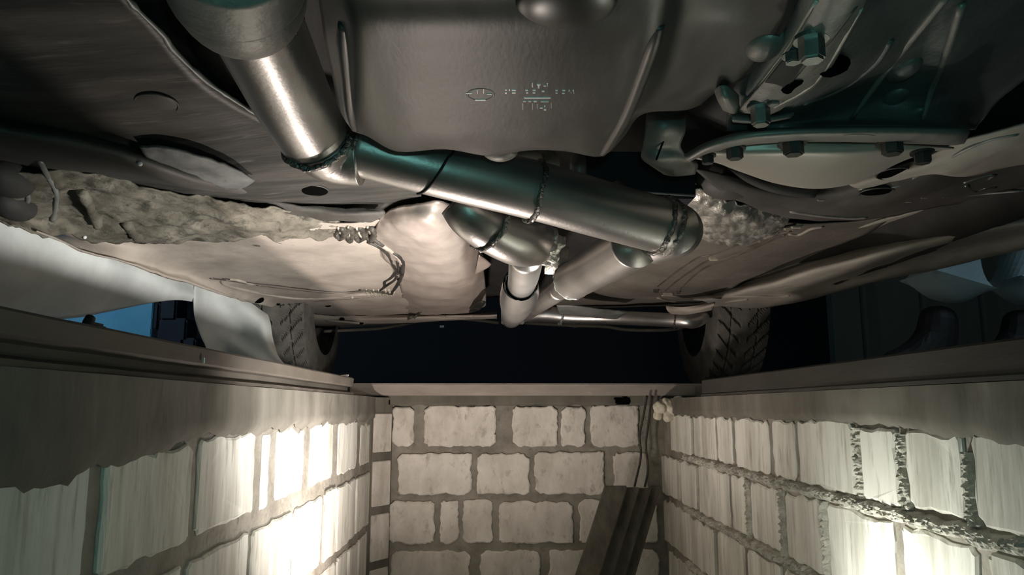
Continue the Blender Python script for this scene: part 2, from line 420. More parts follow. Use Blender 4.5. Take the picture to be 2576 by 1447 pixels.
M['mlight'] = material('pale_crumbly_mortar', (.34, .32, .27), (.62, .59, .52), rough=.95, nscale=40, bump=1., bscale=120, col3=(.20, .18, .15))
for zc in (-.140, -.280, -.427):
    joint_mortar(wr, [(.45+i*.004, zc+.004*noise.noise(Vector((i*.1, zc*9, 0)))) for i in range(430)], .022, M['mlight'])
for xx, zt, zb in ((2161, -.03, -.13), (2270, -.035, -.13), (2435, -.05, -.13), (2072, -.15, -.27), (1969, -.15, -.27), (1884, -.15, -.27)):
    joint_mortar(wr, [(Yr(xx, 1090 if zt > -.1 else 1210), zt+(zb-zt)*i/40) for i in range(41)], .020, M['mlight'], d=.016)
# corner fillet at the left end
bm = bmesh.new()
pts = [(LX-.02, 2.36), (LX+.004, 2.36), (LX+.006, 2.37), (ex(990)+.004, EY-.004), (ex(990)+.004, EY+.02), (LX-.02, EY+.02)]
A = [bm.verts.new((x, y, -1.34)) for x, y in pts]; B = [bm.verts.new((x, y, .03)) for x, y in pts]
for i in range(6): bm.faces.new((A[i], A[(i+1) % 6], B[(i+1) % 6], B[i]))
bm.faces.new(A); bm.faces.new(B)
bmesh.ops.recalc_face_normals(bm, faces=bm.faces)
fil = obj('corner_fillet', bm, M['plaster'], wl)
dv = Vector((ex(990)-LX, EY-2.37, 0)); dn = dv.normalized(); nn = Vector((dn.y, -dn.x, 0))
for z0, z1 in ((-.138, -.02), (-.30, -.165), (-.46, -.325), (-.61, -.485)):
    bm = box((0, 0, 0), (dv.length*.86, .008, z1-z0), None, .002)
    R = Matrix(((dn.x, -nn.x, 0), (dn.y, -nn.y, 0), (0, 0, 1))).to_4x4()
    bmesh.ops.transform(bm, matrix=Matrix.Translation(Vector((LX, 2.37, (z0+z1)/2))+dv*.5+nn*.006) @ R, verts=bm.verts)
    obj('brick', bm, M['brick_end'], wl)

# steel rails on the rim
def rail(name, pts, y0, y1, mat, X, s, n=40):
    bm = bmesh.new(); g = []
    for i in range(n+1):
        y = y0+(y1-y0)*i/n; k = .0006*noise.noise(Vector((y*7, X, 0)))
        g.append([bm.verts.new((X+s*(u+k), y, z+k)) for u, z in pts])
    m = len(pts)
    for a, b in zip(g, g[1:]):
        for j in range(m): bm.faces.new((a[j], a[(j+1) % m], b[(j+1) % m], b[j]))
    bm.faces.new(g[0]); bm.faces.new(g[-1]); bmesh.ops.recalc_face_normals(bm, faces=bm.faces)
    return struct(obj(name, bm, mat))
# profile: u outwards into the pit (towards +s), z height
rail('trim_1', [(.006, .077), (.010, .074), (.008, .056), (.002, .053), (-.006, .051), (-.006, .0415), (.002, .039), (.010, .037), (.010, .030), (-.12, .030), (-.12, .077)], -1.0, 2.02, M['rail'], LX, 1)
rail('trim_2', [(.004, .069), (.009, .066), (.010, .034), (.013, .0315), (.013, .0265), (-.12, .0265), (-.12, .069)], -1.0, 1.93, M['rail2'], RX, -1)
o = struct(obj('trim_3', box2(-.466, .678, EY-.035, EY+.09, .036, .0745, .003), M['beam']))
# small things seen on the end wall
obj('end_gap_shade', box2(ex(966), ex(988), EY-.022, EY+.02, .004, .026, .004), M['black'], wb)  # solid black block in place of the shade inside a gap
obj('end_gap_shade', box2(ex(1540), ex(1582), EY-.016, EY+.02, .008, .034, .004), M['black'], wb)
bm = bmesh.new()
for c, r in (((1660, 1028), .020), ((1690, 1030), .022), ((1680, 1045), .017), ((1655, 1045), .014), ((1705, 1010), .016), ((1675, 1012), .014)):
    p = PY(c[0], c[1], 2.28)
    p.x = min(p.x, .545)
    q = bmesh.ops.create_icosphere(bm, subdivisions=3, radius=r, matrix=Matrix.Translation(p))
    for v in q['verts']: v.co += (v.co-p)*.4*noise.noise(v.co*70)
tag(obj('foam_lump', bm, M['foam'], None, True), 'cream mounting foam lump under the end beam in the right corner', 'foam')
# garage shell
struct(obj('floor_garage_left', box2(-3.2, LX-.10, -2.5, 5.6, -.1, RIM-.004), M['concrete']))
struct(obj('floor_garage_right', box2(RX+.10, 3.2, -2.5, 5.6, -.1, RIM-.004), M['concrete']))
struct(obj('floor_garage_back', box2(LX-.10, RX+.10, EY+.09, 5.6, -.1, RIM-.004), M['concrete']))
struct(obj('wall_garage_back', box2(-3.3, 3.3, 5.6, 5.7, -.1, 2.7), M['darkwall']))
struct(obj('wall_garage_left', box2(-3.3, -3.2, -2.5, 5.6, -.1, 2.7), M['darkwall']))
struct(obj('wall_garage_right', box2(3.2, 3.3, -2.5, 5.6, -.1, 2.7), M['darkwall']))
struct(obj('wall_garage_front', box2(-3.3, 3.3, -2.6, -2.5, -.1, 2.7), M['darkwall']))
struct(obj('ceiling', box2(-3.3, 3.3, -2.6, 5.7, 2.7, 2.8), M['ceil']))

# ---------------------------------------------------------------- the car seen from below
car = empty('car', 'underside of a dusty beige car standing over the brick pit', 'car', (.06, 1.4, RIM))
def cpart(*a, **k): return net(a[0], a[1], a[2], car, *a[3:], **k)
# base floor with central tunnel (world coordinates)
Ys = [-.9, -.3, .3, .7, 1.1, 1.5, 1.9, 2.2, 2.45, 2.62]
Xs = [-.80, -.74, -.6, -.4, -.22, -.12, 0, .12, .22, .4, .6, .78, .86, .90]
rows = []
for y in Ys:
    f = max(0, min(1, (y-2.0)/.65)); fl = .44*(1-f)+.36*f; tn = .60*(1-f)+.37*f
    rows.append([Vector((max(x, -.78), y, {0: .355, 1: .355, 12: .325, 13: .32}.get(i, tn if 5 <= i <= 7 else (fl+tn)/2 if i in (4, 8) else fl))) for i, x in enumerate(Xs)])
cpart('floor_pan', rows, M['rubdark'], sub=5, amp=.004, scale=6)
# upper body (above the sight line, closes the car)
prof = [(-.86, .46), (-.87, .52), (-.88, .70), (-.80, .95), (-.62, 1.34), (0, 1.42), (.72, 1.34), (.90, .95), (.98, .70), (.97, .52), (.96, .46)]
bm = bmesh.new(); g = []
for y, k in ((-.95, .62), (-.6, .66), (.5, .72), (.9, 1), (2.2, 1), (2.75, .75), (2.88, .62)):
    g.append([bm.verts.new((x, y, .46+(z-.46)*k)) for x, z in prof])
for a, b in zip(g, g[1:]):
    for i in range(len(prof)-1): bm.faces.new((a[i], a[i+1], b[i+1], b[i]))
bm.faces.new(g[0]); bm.faces.new(g[-1]); bmesh.ops.recalc_face_normals(bm, faces=bm.faces)
obj('body_shell', bm, M['paint'], car, True)

# --- left side
cpart('floor_panel', [
 [(-400,-140,.385),(-150,-140,.38),(80,-140,.38),(240,-140,.38)],
 [(-350,-20,.385),(-100,-20,.38),(150,-20,.38),(312,-10,.38)],
 [(-300,80,.385),(-50,90,.375),(200,90,.38),(405,85,.385)],
 [(-300,180,.385),(0,200,.37),(260,210,.375),(520,205,.385)],
 [(-200,260,.38),(100,300,.365),(400,300,.37),(665,300,.385)],
 [(-100,330,.375),(200,370,.36),(500,385,.365),(860,395,.385)],
 [(100,420,.375),(350,450,.36),(650,470,.365),(1060,492,.385)],
 [(250,490,.37),(450,515,.36),(700,545,.37),(965,548,.385)]], M['panel'], amp=.003, scale=9, sub=7)
seam = [PZ(x, y, .381) for x, y in ((285,-60),(322,0),(405,82),(440,130),(520,205),(590,252),(665,300),(740,345),(800,378))]
obj('seam_flange', tube(seam, .0028, 8, 6, bump=.002), M['plate'], car, True)
cpart('floor_recess', [
 [(420,40,.46),(480,60,.45),(540,90,.45)],[(440,80,.45),(500,120,.44),(560,150,.44)],
 [(520,170,.44),(570,210,.43),(610,220,.43)],[(600,250,.43),(640,270,.43),(680,290,.43)]], M['rubdark'], sub=4)
rail_r = []
up = [(-400,225,.37),(-200,250,.37),(0,302,.368),(180,330,.366),(360,378,.366),(500,432,.367),(640,482,.372)]
lo = [(-400,380,.37),(-200,400,.37),(0,405,.366),(110,425,.364),(300,442,.364),(470,472,.366),(640,492,.372)]
mid1 = [(a[0]*.72+b[0]*.28, a[1]*.72+b[1]*.28, a[2]-(.026 if i < 6 else .004)) for i, (a, b) in enumerate(zip(up, lo))]
mid2 = [(a[0]*.30+b[0]*.70, a[1]*.30+b[1]*.70, a[2]-(.030 if i < 6 else .004)) for i, (a, b) in enumerate(zip(up, lo))]
cpart('chassis_rail', [up, mid1, mid2, lo], M['railb'], amp=.0015, scale=12, sub=6)
cpart('bracket_plate', [
 [(350,368,.352),(420,372,.350),(520,395,.350),(600,430,.352),(640,455,.355)],
 [(368,392,.345),(430,405,.342),(510,425,.342),(575,448,.345),(630,462,.35)],
 [(395,415,.345),(440,436,.343),(505,455,.343),(560,470,.346),(600,475,.35)]], M['brk'], amp=.003, scale=30, sub=6)
def dark_hole(x, y, rx, ry, m, name='drain_hole', skew=.35):
    p = on(x, y, .0); z = p.z; a = abs(PZ(x+rx, y, z).x-PZ(x-rx, y, z).x)/2; b = abs(PZ(x, y+ry, z).y-PZ(x, y-ry, z).y)/2
    R = Matrix.Rotation(skew, 4, 'Z')
    bm = bmesh.new(); bmesh.ops.create_uvsphere(bm, u_segments=28, v_segments=12, radius=1, matrix=Matrix.Translation(p) @ R @ Matrix.Diagonal((a, b, .0035, 1)))
    h = obj(name, bm, m, car, True)
    c = [p+(R @ Vector((a*math.cos(t), b*math.sin(t), -.001))) for t in [k*2*math.pi/36 for k in range(37)]]
    obj('hole_rim', tube(c, .0016, 6, 1, cap=False), M['panel'], car, True)
dark_hole(785, 478, 40, 14, M['black']); dark_hole(875, 445, 17, 5, M['black']); dark_hole(395, 258, 50, 24, M['railb'])
# oil / mud smears standing proud on the panel near the lip
cpart('mud_ridge', [
 [(640,500,.372),(720,512,.366),(800,520,.366),(900,524,.366),(962,522,.372)],
 [(700,530,.362),(780,538,.356),(860,540,.355),(930,540,.356),(968,536,.364)],
 [(760,550,.366),(830,556,.362),(880,558,.361),(925,558,.361),(950,552,.366)]], M['railb'], amp=.004, scale=30, sub=6)
cpart('caked_sill_inner', [
 [(-250,330,.365),(30,415,.355),(200,440,.355),(360,470,.355),(520,498,.355),(680,520,.358),(800,545,.36),(880,572,.36)],
 [(-250,400,.345),(20,470,.335),(190,500,.34),(360,520,.34),(520,540,.345),(680,556,.35),(790,570,.352),(870,585,.355)],
 [(-250,440,.315),(0,530,.315),(170,560,.325),(350,575,.33),(500,585,.335),(640,592,.345),(760,595,.352),(860,598,.358)],
 [(-250,475,.29),(0,556,.292),(130,592,.298),(300,615,.315),(430,615,.33),(600,615,.345),(740,612,.355),(850,606,.362)]], M['lump'], amp=.014, scale=16, oct=4, sub=12, subu=14)
cpart('rear_floor', [
 [(200,570,.352),(350,580,.352),(520,586,.354),(700,560,.358),(850,560,.362),(970,552,.37)],
 [(140,590,.318),(300,612,.335),(450,612,.348),(640,600,.350),(800,598,.356),(975,610,.366)],
 [(90,584,.292),(270,645,.300),(430,650,.330),(600,650,.340),(800,670,.345),(995,690,.352)],
 [(160,612,.292),(340,668,.296),(480,690,.322),(640,706,.335),(820,728,.338),(1015,740,.345)],
 [(340,672,.294),(440,700,.298),(540,722,.312),(680,745,.327),(860,762,.330),(1040,765,.335)],
 [(560,741,.300),(610,757,.302),(670,772,.307),(760,787,.316),(880,797,.322),(1060,790,.325)]], M['tank'], amp=.005, scale=9, sub=12)
cpart('heat_shield', [
 [(955,548,.372),(1000,520,.372),(1060,510,.372),(1110,506,.375),(1150,520,.385)],
 [(942,590,.362),(1010,572,.345),(1080,566,.338),(1140,575,.350),(1190,598,.38)],
 [(962,640,.356),(1030,636,.335),(1100,636,.328),(1160,640,.342),(1212,640,.38)],
 [(1000,695,.350),(1060,700,.332),(1120,700,.326),(1180,690,.340),(1218,690,.37)],
 [(1012,750,.342),(1060,755,.326),(1120,757,.320),(1180,748,.330),(1222,735,.352)],
 [(1012,795,.325),(1060,798,.318),(1120,798,.315),(1180,788,.318),(1222,768,.33)]], M['shield'], amp=.006, scale=15, sub=10, oct=4)
cpart('shield_tab', [[(1205,640,.345),(1222,652,.345),(1236,664,.346)],[(1200,665,.34),(1214,672,.34),(1228,672,.342)],[(1195,690,.34),(1205,685,.34),(1213,680,.342)]], M['shield'], sub=4, cast=False)
cpart('shield_hook', [[(1190,770,.31),(1210,758,.31),(1222,760,.31)],[(1180,783,.308),(1200,775,.308),(1215,770,.308)],[(1182,787,.306),(1196,783,.306),(1206,780,.306)]], M['boltd'], sub=3, cast=False)
# rear valance: pressed strip with slots, its lip and stays
cpart('rear_crossmember', [
 [(640,772,.322),(740,785,.322),(860,795,.322),(1000,792,.322),(1130,790,.322),(1250,785,.322)],
 [(668,786,.306),(750,800,.306),(860,808,.306),(1000,802,.306),(1130,796,.306),(1250,792,.306)],
 [(690,800,.304),(760,812,.303),(860,818,.303),(1000,812,.303),(1130,802,.303),(1250,797,.303)],
 [(700,802,.32),(765,816,.318),(860,823,.318),(1000,816,.318),(1130,806,.318),(1250,802,.318)]], M['tank'], sub=6, amp=.002, scale=30)
lip = [(815,834),(900,830),(960,826),(1020,815),(1070,806),(1130,800),(1200,806),(1255,812)]
obj('valance_lip', tube([PY(x, y, 2.86) for x, y in lip], .006, 10, 6), M['linep'], car, True)
obj('valance_lip', tube([PY(x, y, 2.86) for x, y in ((1320,812),(1420,818),(1520,822),(1580,830),(1680,830),(1745,818))], .007, 10, 6), M['linep'], car, True)
for x, y, a, b in ((650,754,14,9),(860,803,8,6),(908,812,9,6),(722,765,6,4),(756,790,5,5),(700,764,5,5),(825,769,9,4)):
    p = on(x, y, .004)
    bm = bmesh.new(); bmesh.ops.create_icosphere(bm, subdivisions=2, radius=1, matrix=Matrix.Translation(p) @ Matrix.Diagonal((a*.00125, .006, b*.00125, 1)))
    obj('slot', bm, M['black'], car, True)
obj('stay', tube([on(1000,815,.004), on(1030,800,.01), on(1040,795,.012)], .0055, 8, 3), M['clipd'], car, True)
obj('stay', tube([on(1040,800,.008), on(1052,790,.012), on(1058,784,.012)], .005, 8, 3), M['clipd'], car, True)
for a, b in (((1085,802),(1250,799)), ((820,806),(1010,822)), ((1120,796),(1190,795))):
    obj('pressed_rib', tube([on(*a, .003), on((a[0]+b[0])/2, (a[1]+b[1])/2, .003), on(*b, .003)], .004, 8, 4), M['tank'], car, True)
for x, y in ((1112, 822), (1447, 822), (1420, 800)):
    obj('clip', box(on(x, y, .01), (.02, .008, .010), None, .001), M['clip'], car)
# hoses, clips and lines at the left
def line(name, px, r, mat, off=.006, **k): return obj(name, tube([on(x, y, off+(q[0] if q else 0)) for x, y, *q in px], r, 10, 5, **k), mat, car, True)
line('fuel_hose', [(935,598),(960,615),(985,632),(1006,645),(1014,665),(1011,692),(1001,715),(985,736)], .0055, M['hose'], bump=.0015)
line('fuel_hose', [(925,608),(955,622),(978,642),(990,668),(998,684),(984,698),(968,708),(966,722),(945,733)], .0045, M['hose'])
line('fuel_hose', [(1000,655),(1003,680),(996,700),(975,716),(955,730)], .0045, M['hose'])
line('corrugated_sleeve', [(945,606),(965,618),(990,634),(1004,648),(1010,660)], .007, M['linep'], off=.003, bump=.003)
for x0, x1, y0, y1 in ((846,866,572,600),(872,886,570,606),(892,916,572,606),(920,942,570,604)):
    pts = [on(x0, (y0+y1)/2, .006), on((x0+x1)/2, y1, .010), on(x1, (y0+y1)/2, .008), on((x0+x1)/2, y0, .006)]
    obj('connector', tube(pts+[pts[0]], .0065, 10, 5, bump=.003), M['clipd'], car, True)
    obj('clip_band', tube([on(x0+4, y0, .016), on((x0+x1)/2, (y0+y1)/2, .019), on(x1-3, y1-4, .016)], .0024, 6, 4), M['clip'], car, True)
for x in (927, 945, 958, 975, 984):
    obj('pipe_clip', tube([on(x-6, 728, .010), on(x-3, 740, .014), on(x+4, 744, .014), on(x+8, 733, .010)], .0028, 8, 4), M['clip'], car, True)
obj('clip_block', tube([on(905,727,.007), on(930,730,.009), on(955,732,.009), on(985,738,.009)], .0065, 8, 4, bump=.003), M['clipd'], car, True)
line('brake_line', [(925,730),(860,734),(780,728),(700,718),(640,712),(600,706),(560,700)], .0024, M['hose'])
line('brake_line', [(925,733),(860,738),(780,733),(700,724),(645,717)], .0022, M['line'])
line('brake_line', [(640,716),(590,703),(560,704),(566,716),(600,726),(640,735),(680,742),(740,750),(820,750),(890,742),(960,738)], .0045, M['linep'], bump=.001)
line('brake_line', [(530,699),(560,702),(600,708),(620,712)], .004, M['line'])
line('brake_line', [(720,765),(800,757),(880,752),(960,744)], .0018, M['line'])
obj('line_clip', box(on(887,744,.009), (.006, .006, .018), None, .001), M['clip'], car)
# hub and hoses far left
line('brake_hose', [(100,404),(118,440),(140,480),(140,520),(132,555)], .004, M['plate'], off=.004)
line('brake_hose', [(62,470),(70,500),(58,530),(40,548)], .004, M['plate'], off=.004)
for c, r in (((22, 450), .035), ((36, 515), .033)):
    p = on(c[0], c[1], .0); bm = bmesh.new()
    bmesh.ops.create_icosphere(bm, subdivisions=3, radius=r, matrix=Matrix.Translation(p) @ Matrix.Diagonal((.8, 1.4, .8, 1)))
    obj('rubber_bush', bm, M['rubdark'], car, True)
for x, y in ((213, 597), (352, 412)):
    p = on(x, y, .006); bm = bmesh.new(); bmesh.ops.create_uvsphere(bm, u_segments=12, v_segments=8, radius=.0035, matrix=Matrix.Translation(p)); obj('plug', bm, M['chalk'], car, True)
line('stub_pipe', [(205,480),(225,520),(240,550),(245,565)], .009, M['lump'], off=.01, bump=.004)
line('stub_pipe', [(318,560),(335,585),(350,602)], .009, M['lump'], off=.01, bump=.004)

# --- right side
cpart('right_floor', [
 [(1640,500,.41),(1760,515,.40),(1850,530,.39),(1990,560,.385),(2120,560,.385),(2250,545,.385)],
 [(1560,620,.40),(1680,615,.385),(1780,610,.38),(1880,600,.38),(2000,600,.375),(2160,598,.375)],
 [(1460,700,.385),(1580,690,.37),(1690,682,.362),(1780,674,.36),(1880,664,.36),(2010,650,.365)],
 [(1400,755,.355),(1500,748,.348),(1600,744,.345),(1690,740,.345),(1760,732,.345),(1860,715,.35)],
 [(1380,776,.375),(1480,775,.375),(1600,773,.372),(1690,770,.365),(1750,768,.352),(1800,762,.352)]], M['under'], amp=.003, scale=8, sub=9)
cpart('right_sill', [
 [(1715,750,.352),(1850,690,.368),(2020,620,.38),(2200,560,.38),(2400,500,.38),(2650,440,.38)],
 [(1735,752,.352),(1880,705,.375),(2050,650,.39),(2240,590,.392),(2440,538,.39),(2700,490,.39)],
 [(1775,758,.330),(1930,718,.316),(2110,664,.312),(2300,616,.322),(2500,570,.322),(2750,530,.32)],
 [(1790,768,.326),(1960,742,.318),(2150,695,.318),(2330,645,.320),(2530,596,.320),(2780,550,.32)],
 [(1800,785,.325),(1987,762,.312),(2183,711,.310),(2340,677,.308),(2576,622,.306),(2800,575,.306)],
 [(1800,785,.36),(1987,762,.35),(2183,711,.35),(2340,677,.35),(2576,622,.35),(2800,575,.35)]], M['sill'], amp=.003, scale=9, sub=9)
cpart('foil_heat_shield', [
 [(1690,500,.375),(1752,470,.365),(1830,505,.36),(1900,518,.365),(1985,545,.375)],
 [(1708,545,.37),(1770,540,.35),(1850,550,.345),(1920,556,.352),(1978,566,.37)],
 [(1722,582,.372),(1785,592,.355),(1845,600,.352),(1905,596,.358),(1952,588,.372)],
 [(1735,590,.385),(1790,604,.372),(1842,611,.37),(1900,605,.372),(1945,594,.385)]], M['foil'], amp=.010, scale=38, oct=4, sub=16)
cpart('subframe', [
 [(1740,420,.37),(1880,450,.365),(2040,470,.36),(2200,440,.36),(2330,400,.365),(2480,350,.37),(2680,300,.37)],
 [(1800,470,.355),(1940,490,.345),(2080,500,.34),(2220,480,.34),(2360,455,.345),(2500,435,.35),(2680,400,.35)],
 [(1860,505,.355),(1990,520,.345),(2120,525,.342),(2240,512,.342),(2370,490,.346),(2500,470,.35),(2680,450,.35)],
 [(1960,545,.37),(2060,555,.368),(2150,552,.365),(2260,540,.365),(2380,515,.366),(2500,496,.368),(2680,480,.37)]], M['railb'], amp=.003, scale=16, sub=9)
cpart('control_arm', [
 [(2130,462,.35),(2240,425,.345),(2330,395,.345),(2420,352,.345),(2520,325,.345),(2680,290,.345)],
 [(2150,470,.342),(2250,440,.335),(2340,418,.332),(2430,395,.332),(2530,375,.332),(2680,350,.332)],
 [(2170,476,.345),(2260,452,.338),(2345,436,.335),(2430,440,.335),(2530,420,.336),(2680,400,.338)]], M['sill'], amp=.002, scale=16, sub=8)
dark_hole(2248, 435, 40, 15, M['black'], 'lightening_hole', -.3); dark_hole(2205, 482, 40, 11, M['black'], 'lightening_hole', -.3)
line('arm_edge', [(2160,476),(2250,470),(2300,447),(2400,392),(2480,355),(2560,338)], .002, M['plate'], off=.002)
line('sill_edge', [(2370,496),(2450,490),(2576,480)], .002, M['plate'], off=.002)
line('spring_clip', [(2424,460),(2460,448),(2500,440),(2486,452)], .0028, M['bolt'], off=.006)
line('spring_clip', [(2430,466),(2455,480),(2480,472),(2505,470)], .003, M['bolt'], off=.006)
for x, y in ((2065,503),(2285,507),(2325,497)): obj('plug', box(on(x, y, .004), (.012, .004, .004), None, .001), M['linep'], car)
line('stiffening_rib', [(1990,530),(2060,540),(2130,546),(2180,545)], .005, M['sill'], off=.002)
# brake lines at the right
line('brake_line', [(1655,720),(1680,700),(1720,670),(1755,648),(1790,640),(1850,618),(1910,600),(1960,575),(2000,565)], .0024, M['line'])
line('brake_line', [(1675,730),(1700,708),(1740,680),(1775,658),(1830,642),(1890,620),(1950,592),(1990,580)], .0030, M['line'])
line('brake_line', [(1705,735),(1730,708),(1770,675),(1830,652),(1880,632),(1940,605),(1975,590)], .0024, M['line'])
for x, y in ((1985,572),(2003,568),(1795,650)):
    obj('pipe_clip', box(on(x, y, .008), (.022, .010, .012), None, .002), M['clip'], car)
line('bracket_arm', [(1985,588),(2010,590),(2040,575),(2070,570)], .004, M['linep'], off=.005)
for x, y, a, b in ((1650,728,.016,.022),(1680,738,.030,.018),(1706,732,.012,.020)):
    obj('pipe_clip', box(on(x, y, .01), (a, .010, b), None, .002), M['tank'] if a > .02 else M['clipd'], car)
line('handbrake_cable', [(1655,748),(1690,757),(1760,762),(1840,757),(1880,752)], .005, M['linep'], off=.006)
line('handbrake_cable', [(1665,742),(1760,746),(1850,745),(1960,746),(1985,743)], .004, M['linep'], off=.006)
cpart('towing_bracket', [
 [(1675,770,.304),(1720,772,.300),(1770,766,.298),(1799,760,.300)],[(1678,780,.292),(1720,783,.288),(1765,776,.286),(1797,768,.290)],
 [(1690,790,.286),(1725,792,.282),(1762,786,.282),(1792,780,.286)]], M['tank'], sub=5, cast=False)
cpart('exhaust_guard', [
 [(1400,768,.302),(1450,770,.300),(1520,778,.300),(1580,783,.302)],[(1405,782,.292),(1450,785,.289),(1520,792,.289),(1575,788,.294)],
 [(1408,790,.289),(1450,793,.286),(1510,800,.286),(1552,802,.289)]], M['plate'], sub=5, amp=.002, scale=40, cast=False)

# --- engine and gearbox
pan = cpart('engine_undercover', [
 [(790,-110,.300),(835,-110,.275),(880,-110,.262),(1000,-110,.26),(1120,-110,.26),(1240,-110,.26),(1360,-110,.26),(1480,-110,.26),(1600,-110,.26),(1680,-110,.262),(1720,-110,.272),(1800,-110,.276),(1900,-110,.276),(2030,-110,.27)],
 [(800,-30,.300),(845,-30,.272),(890,-20,.262),(1000,-20,.260),(1120,-20,.260),(1240,-20,.260),(1360,-20,.260),(1470,-20,.260),(1590,-20,.260),(1670,-20,.262),(1715,-10,.272),(1790,10,.276),(1880,10,.276),(2000,10,.27)],
 [(812,50,.300),(856,50,.270),(900,55,.256),(1000,60,.254),(1120,60,.254),(1240,60,.254),(1360,60,.254),(1465,60,.254),(1575,60,.256),(1655,60,.257),(1705,60,.270),(1780,60,.274),(1870,60,.274),(1980,60,.27)],
 [(820,110,.300),(866,120,.268),(905,120,.255),(1000,130,.253),(1120,130,.253),(1240,130,.253),(1360,130,.253),(1450,130,.253),(1555,130,.254),(1635,130,.254),(1690,130,.270),(1760,130,.273),(1850,130,.273),(1930,130,.272)],
 [(840,200,.300),(874,210,.268),(908,210,.256),(1000,210,.253),(1120,210,.253),(1240,210,.253),(1360,210,.253),(1440,210,.253),(1540,210,.253),(1605,210,.254),(1660,210,.268),(1720,205,.272),(1800,200,.272),(1870,195,.275)],
 [(855,270,.300),(880,280,.268),(910,285,.258),(1000,300,.253),(1120,300,.253),(1240,300,.253),(1360,300,.253),(1430,300,.253),(1515,300,.253),(1570,290,.255),(1610,270,.266),(1660,255,.270),(1740,240,.270),(1800,230,.276)],
 [(872,305,.285),(890,322,.272),(920,333,.262),(1000,358,.256),(1120,352,.254),(1230,362,.254),(1360,352,.254),(1425,358,.255),(1480,360,.255),(1535,330,.257),(1585,285,.268),(1640,270,.272),(1720,266,.272),(1770,255,.276)],
 [(878,312,.300),(892,329,.280),(925,340,.270),(1000,379,.264),(1120,373,.262),(1230,390,.262),(1330,376,.262),(1420,378,.262),(1510,391,.263),(1562,348,.265),(1600,296,.275),(1640,279,.278),(1720,275,.278),(1760,262,.28)],
 [(880,306,.30),(896,323,.288),(930,334,.285),(1000,368,.29),(1120,364,.29),(1230,378,.29),(1330,366,.29),(1420,368,.29),(1505,378,.29),(1555,338,.29),(1594,288,.30),(1636,272,.30),(1716,268,.30),(1750,256,.30)]],
 M['pan'], sub=8, subu=5, thick=.002, label='pressed cover with embossed emblem and rounded shoulders')
for pts in (((864,60),(868,110),(876,200),(884,280),(893,322)), ((1658,60),(1640,112),(1608,200),(1574,285),(1534,356),(1516,384))):
    q = [on(x, y, -.0035) for x, y in pts]
    obj('pressed_ridge', tube(q, [.004]+[.0065]*(len(q)-2)+[.004], 20, 6), M['pan'], car, True)
bm = bmesh.new(); bmesh.ops.create_uvsphere(bm, u_segments=32, v_segments=20, radius=.034, matrix=Matrix.Translation(on(1425,6,-.002)) @ Matrix.Diagonal((1, 1, .26, 1))); obj('glint_dome', bm, M['glint'], car, True)  # shallow dome added only to catch the torch's highlight
# embossed emblem and digits
def strokes(name, L, parent, off=.0012):
    bm = bmesh.new()
    for x, y, w_, h_ in L:
        X = 1140+x/7.576; Y = 180+y/7.576; dx = w_/7.576/2; dy = h_/7.576/2
        q = [on(X-dx, Y-dy, .0008), on(X+dx, Y-dy, .0008), on(X+dx, Y+dy, .0008), on(X-dx, Y+dy, .0008)]
        A = [bm.verts.new(p) for p in q]; B = [bm.verts.new(p+Vector((0, 0, -.0012))+(sum(q, Vector())/4-p)*.15) for p in q]
        for i in range(4): bm.faces.new((A[i], A[(i+1) % 4], B[(i+1) % 4], B[i]))
        bm.faces.new(B)
    bmesh.ops.recalc_face_normals(bm, faces=bm.faces)
    return obj(name, bm, M['steelb'], parent)  # bright steel puts the torch's glint into the strokes' colour
strokes('embossed_marking', [(1005,330,35,25),(1005,390,35,30),(1072,330,25,35),(1155,335,90,25),(1155,385,80,25),(1400,335,60,20),(1410,385,45,25),(1545,335,70,18),(1540,385,60,25),(1510,240,20,90),(1632,230,80,25),(1630,275,35,50),(1745,255,50,20),(1795,235,15,60),(1715,355,60,25),(1360,550,70,15),(1460,550,60,15),(1565,550,70,20),(1745,555,170,12),(1870,620,10,130),(1330,640,10,150),(1510,640,10,140),(1600,640,10,120),(1680,675,65,20),(1745,640,25,25),(1750,710,50,25),(1970,340,50,20),(1970,390,45,20),(2110,340,70,20),(2100,395,60,20),(2210,345,25,30),(2290,345,30,35),(2245,380,20,20),(2300,390,15,30),(1610,485,570,22)], pan)
c = [on(1140+(525+250*math.cos(a))/7.576, 180+(420+112*math.sin(a))/7.576, .0006) for a in [i*2*math.pi/40 for i in range(40)]]
obj('embossed_emblem', tube(c+[c[0]], .0013, 8, 1, cap=False), M['castlit'], pan, True)
strokes('emblem_stroke', [(460,370,10,80),(580,350,8,100),(300,395,140,8),(690,410,120,8),(520,520,230,14)], pan)
# gearbox plug seen below the cover's edge
for c, r, s, mt in (((1258,378,.80), .020, (1.0,.8,.62), 'castlit'), ((1300,400,1.08), .03, (1.3,1,.7), 'castlit'), ((1378,420,1.10), .024, (.75,1,1.25), 'castlit'), ((1455,425,1.12), .022, (.6,1,1.5), 'cast')):
    bm = bmesh.new(); bmesh.ops.create_icosphere(bm, subdivisions=4, radius=r, matrix=Matrix.Translation(PY(*c)) @ Matrix.Diagonal((*s, 1)))
    obj('gearbox_lug', bm, M[mt], car, True)
obj('drive_shaft', tube([PY(1480,492,1.15), PY(1545,495,1.12), PY(1570,485,1.1)], [.012, .014, .008], 20, 5), M['plate'], car, True)
obj('drive_shaft', tube([PY(1555,478,1.08), PY(1540,498,1.02)], [.014, .012], 24, 4), M['steelb'], car, True)
obj('gearbox_gap_shade', box2(*sorted((PY(1440,440,1.2).x, PY(1750,440,1.2).x)), 1.2, 1.36, PY(0,0,1).z*0+PY(1600,498,1.2).z, PY(1600,380,1.2).z, .004), M['navy'], car)  # black box filling a gap, its shade put into the colour
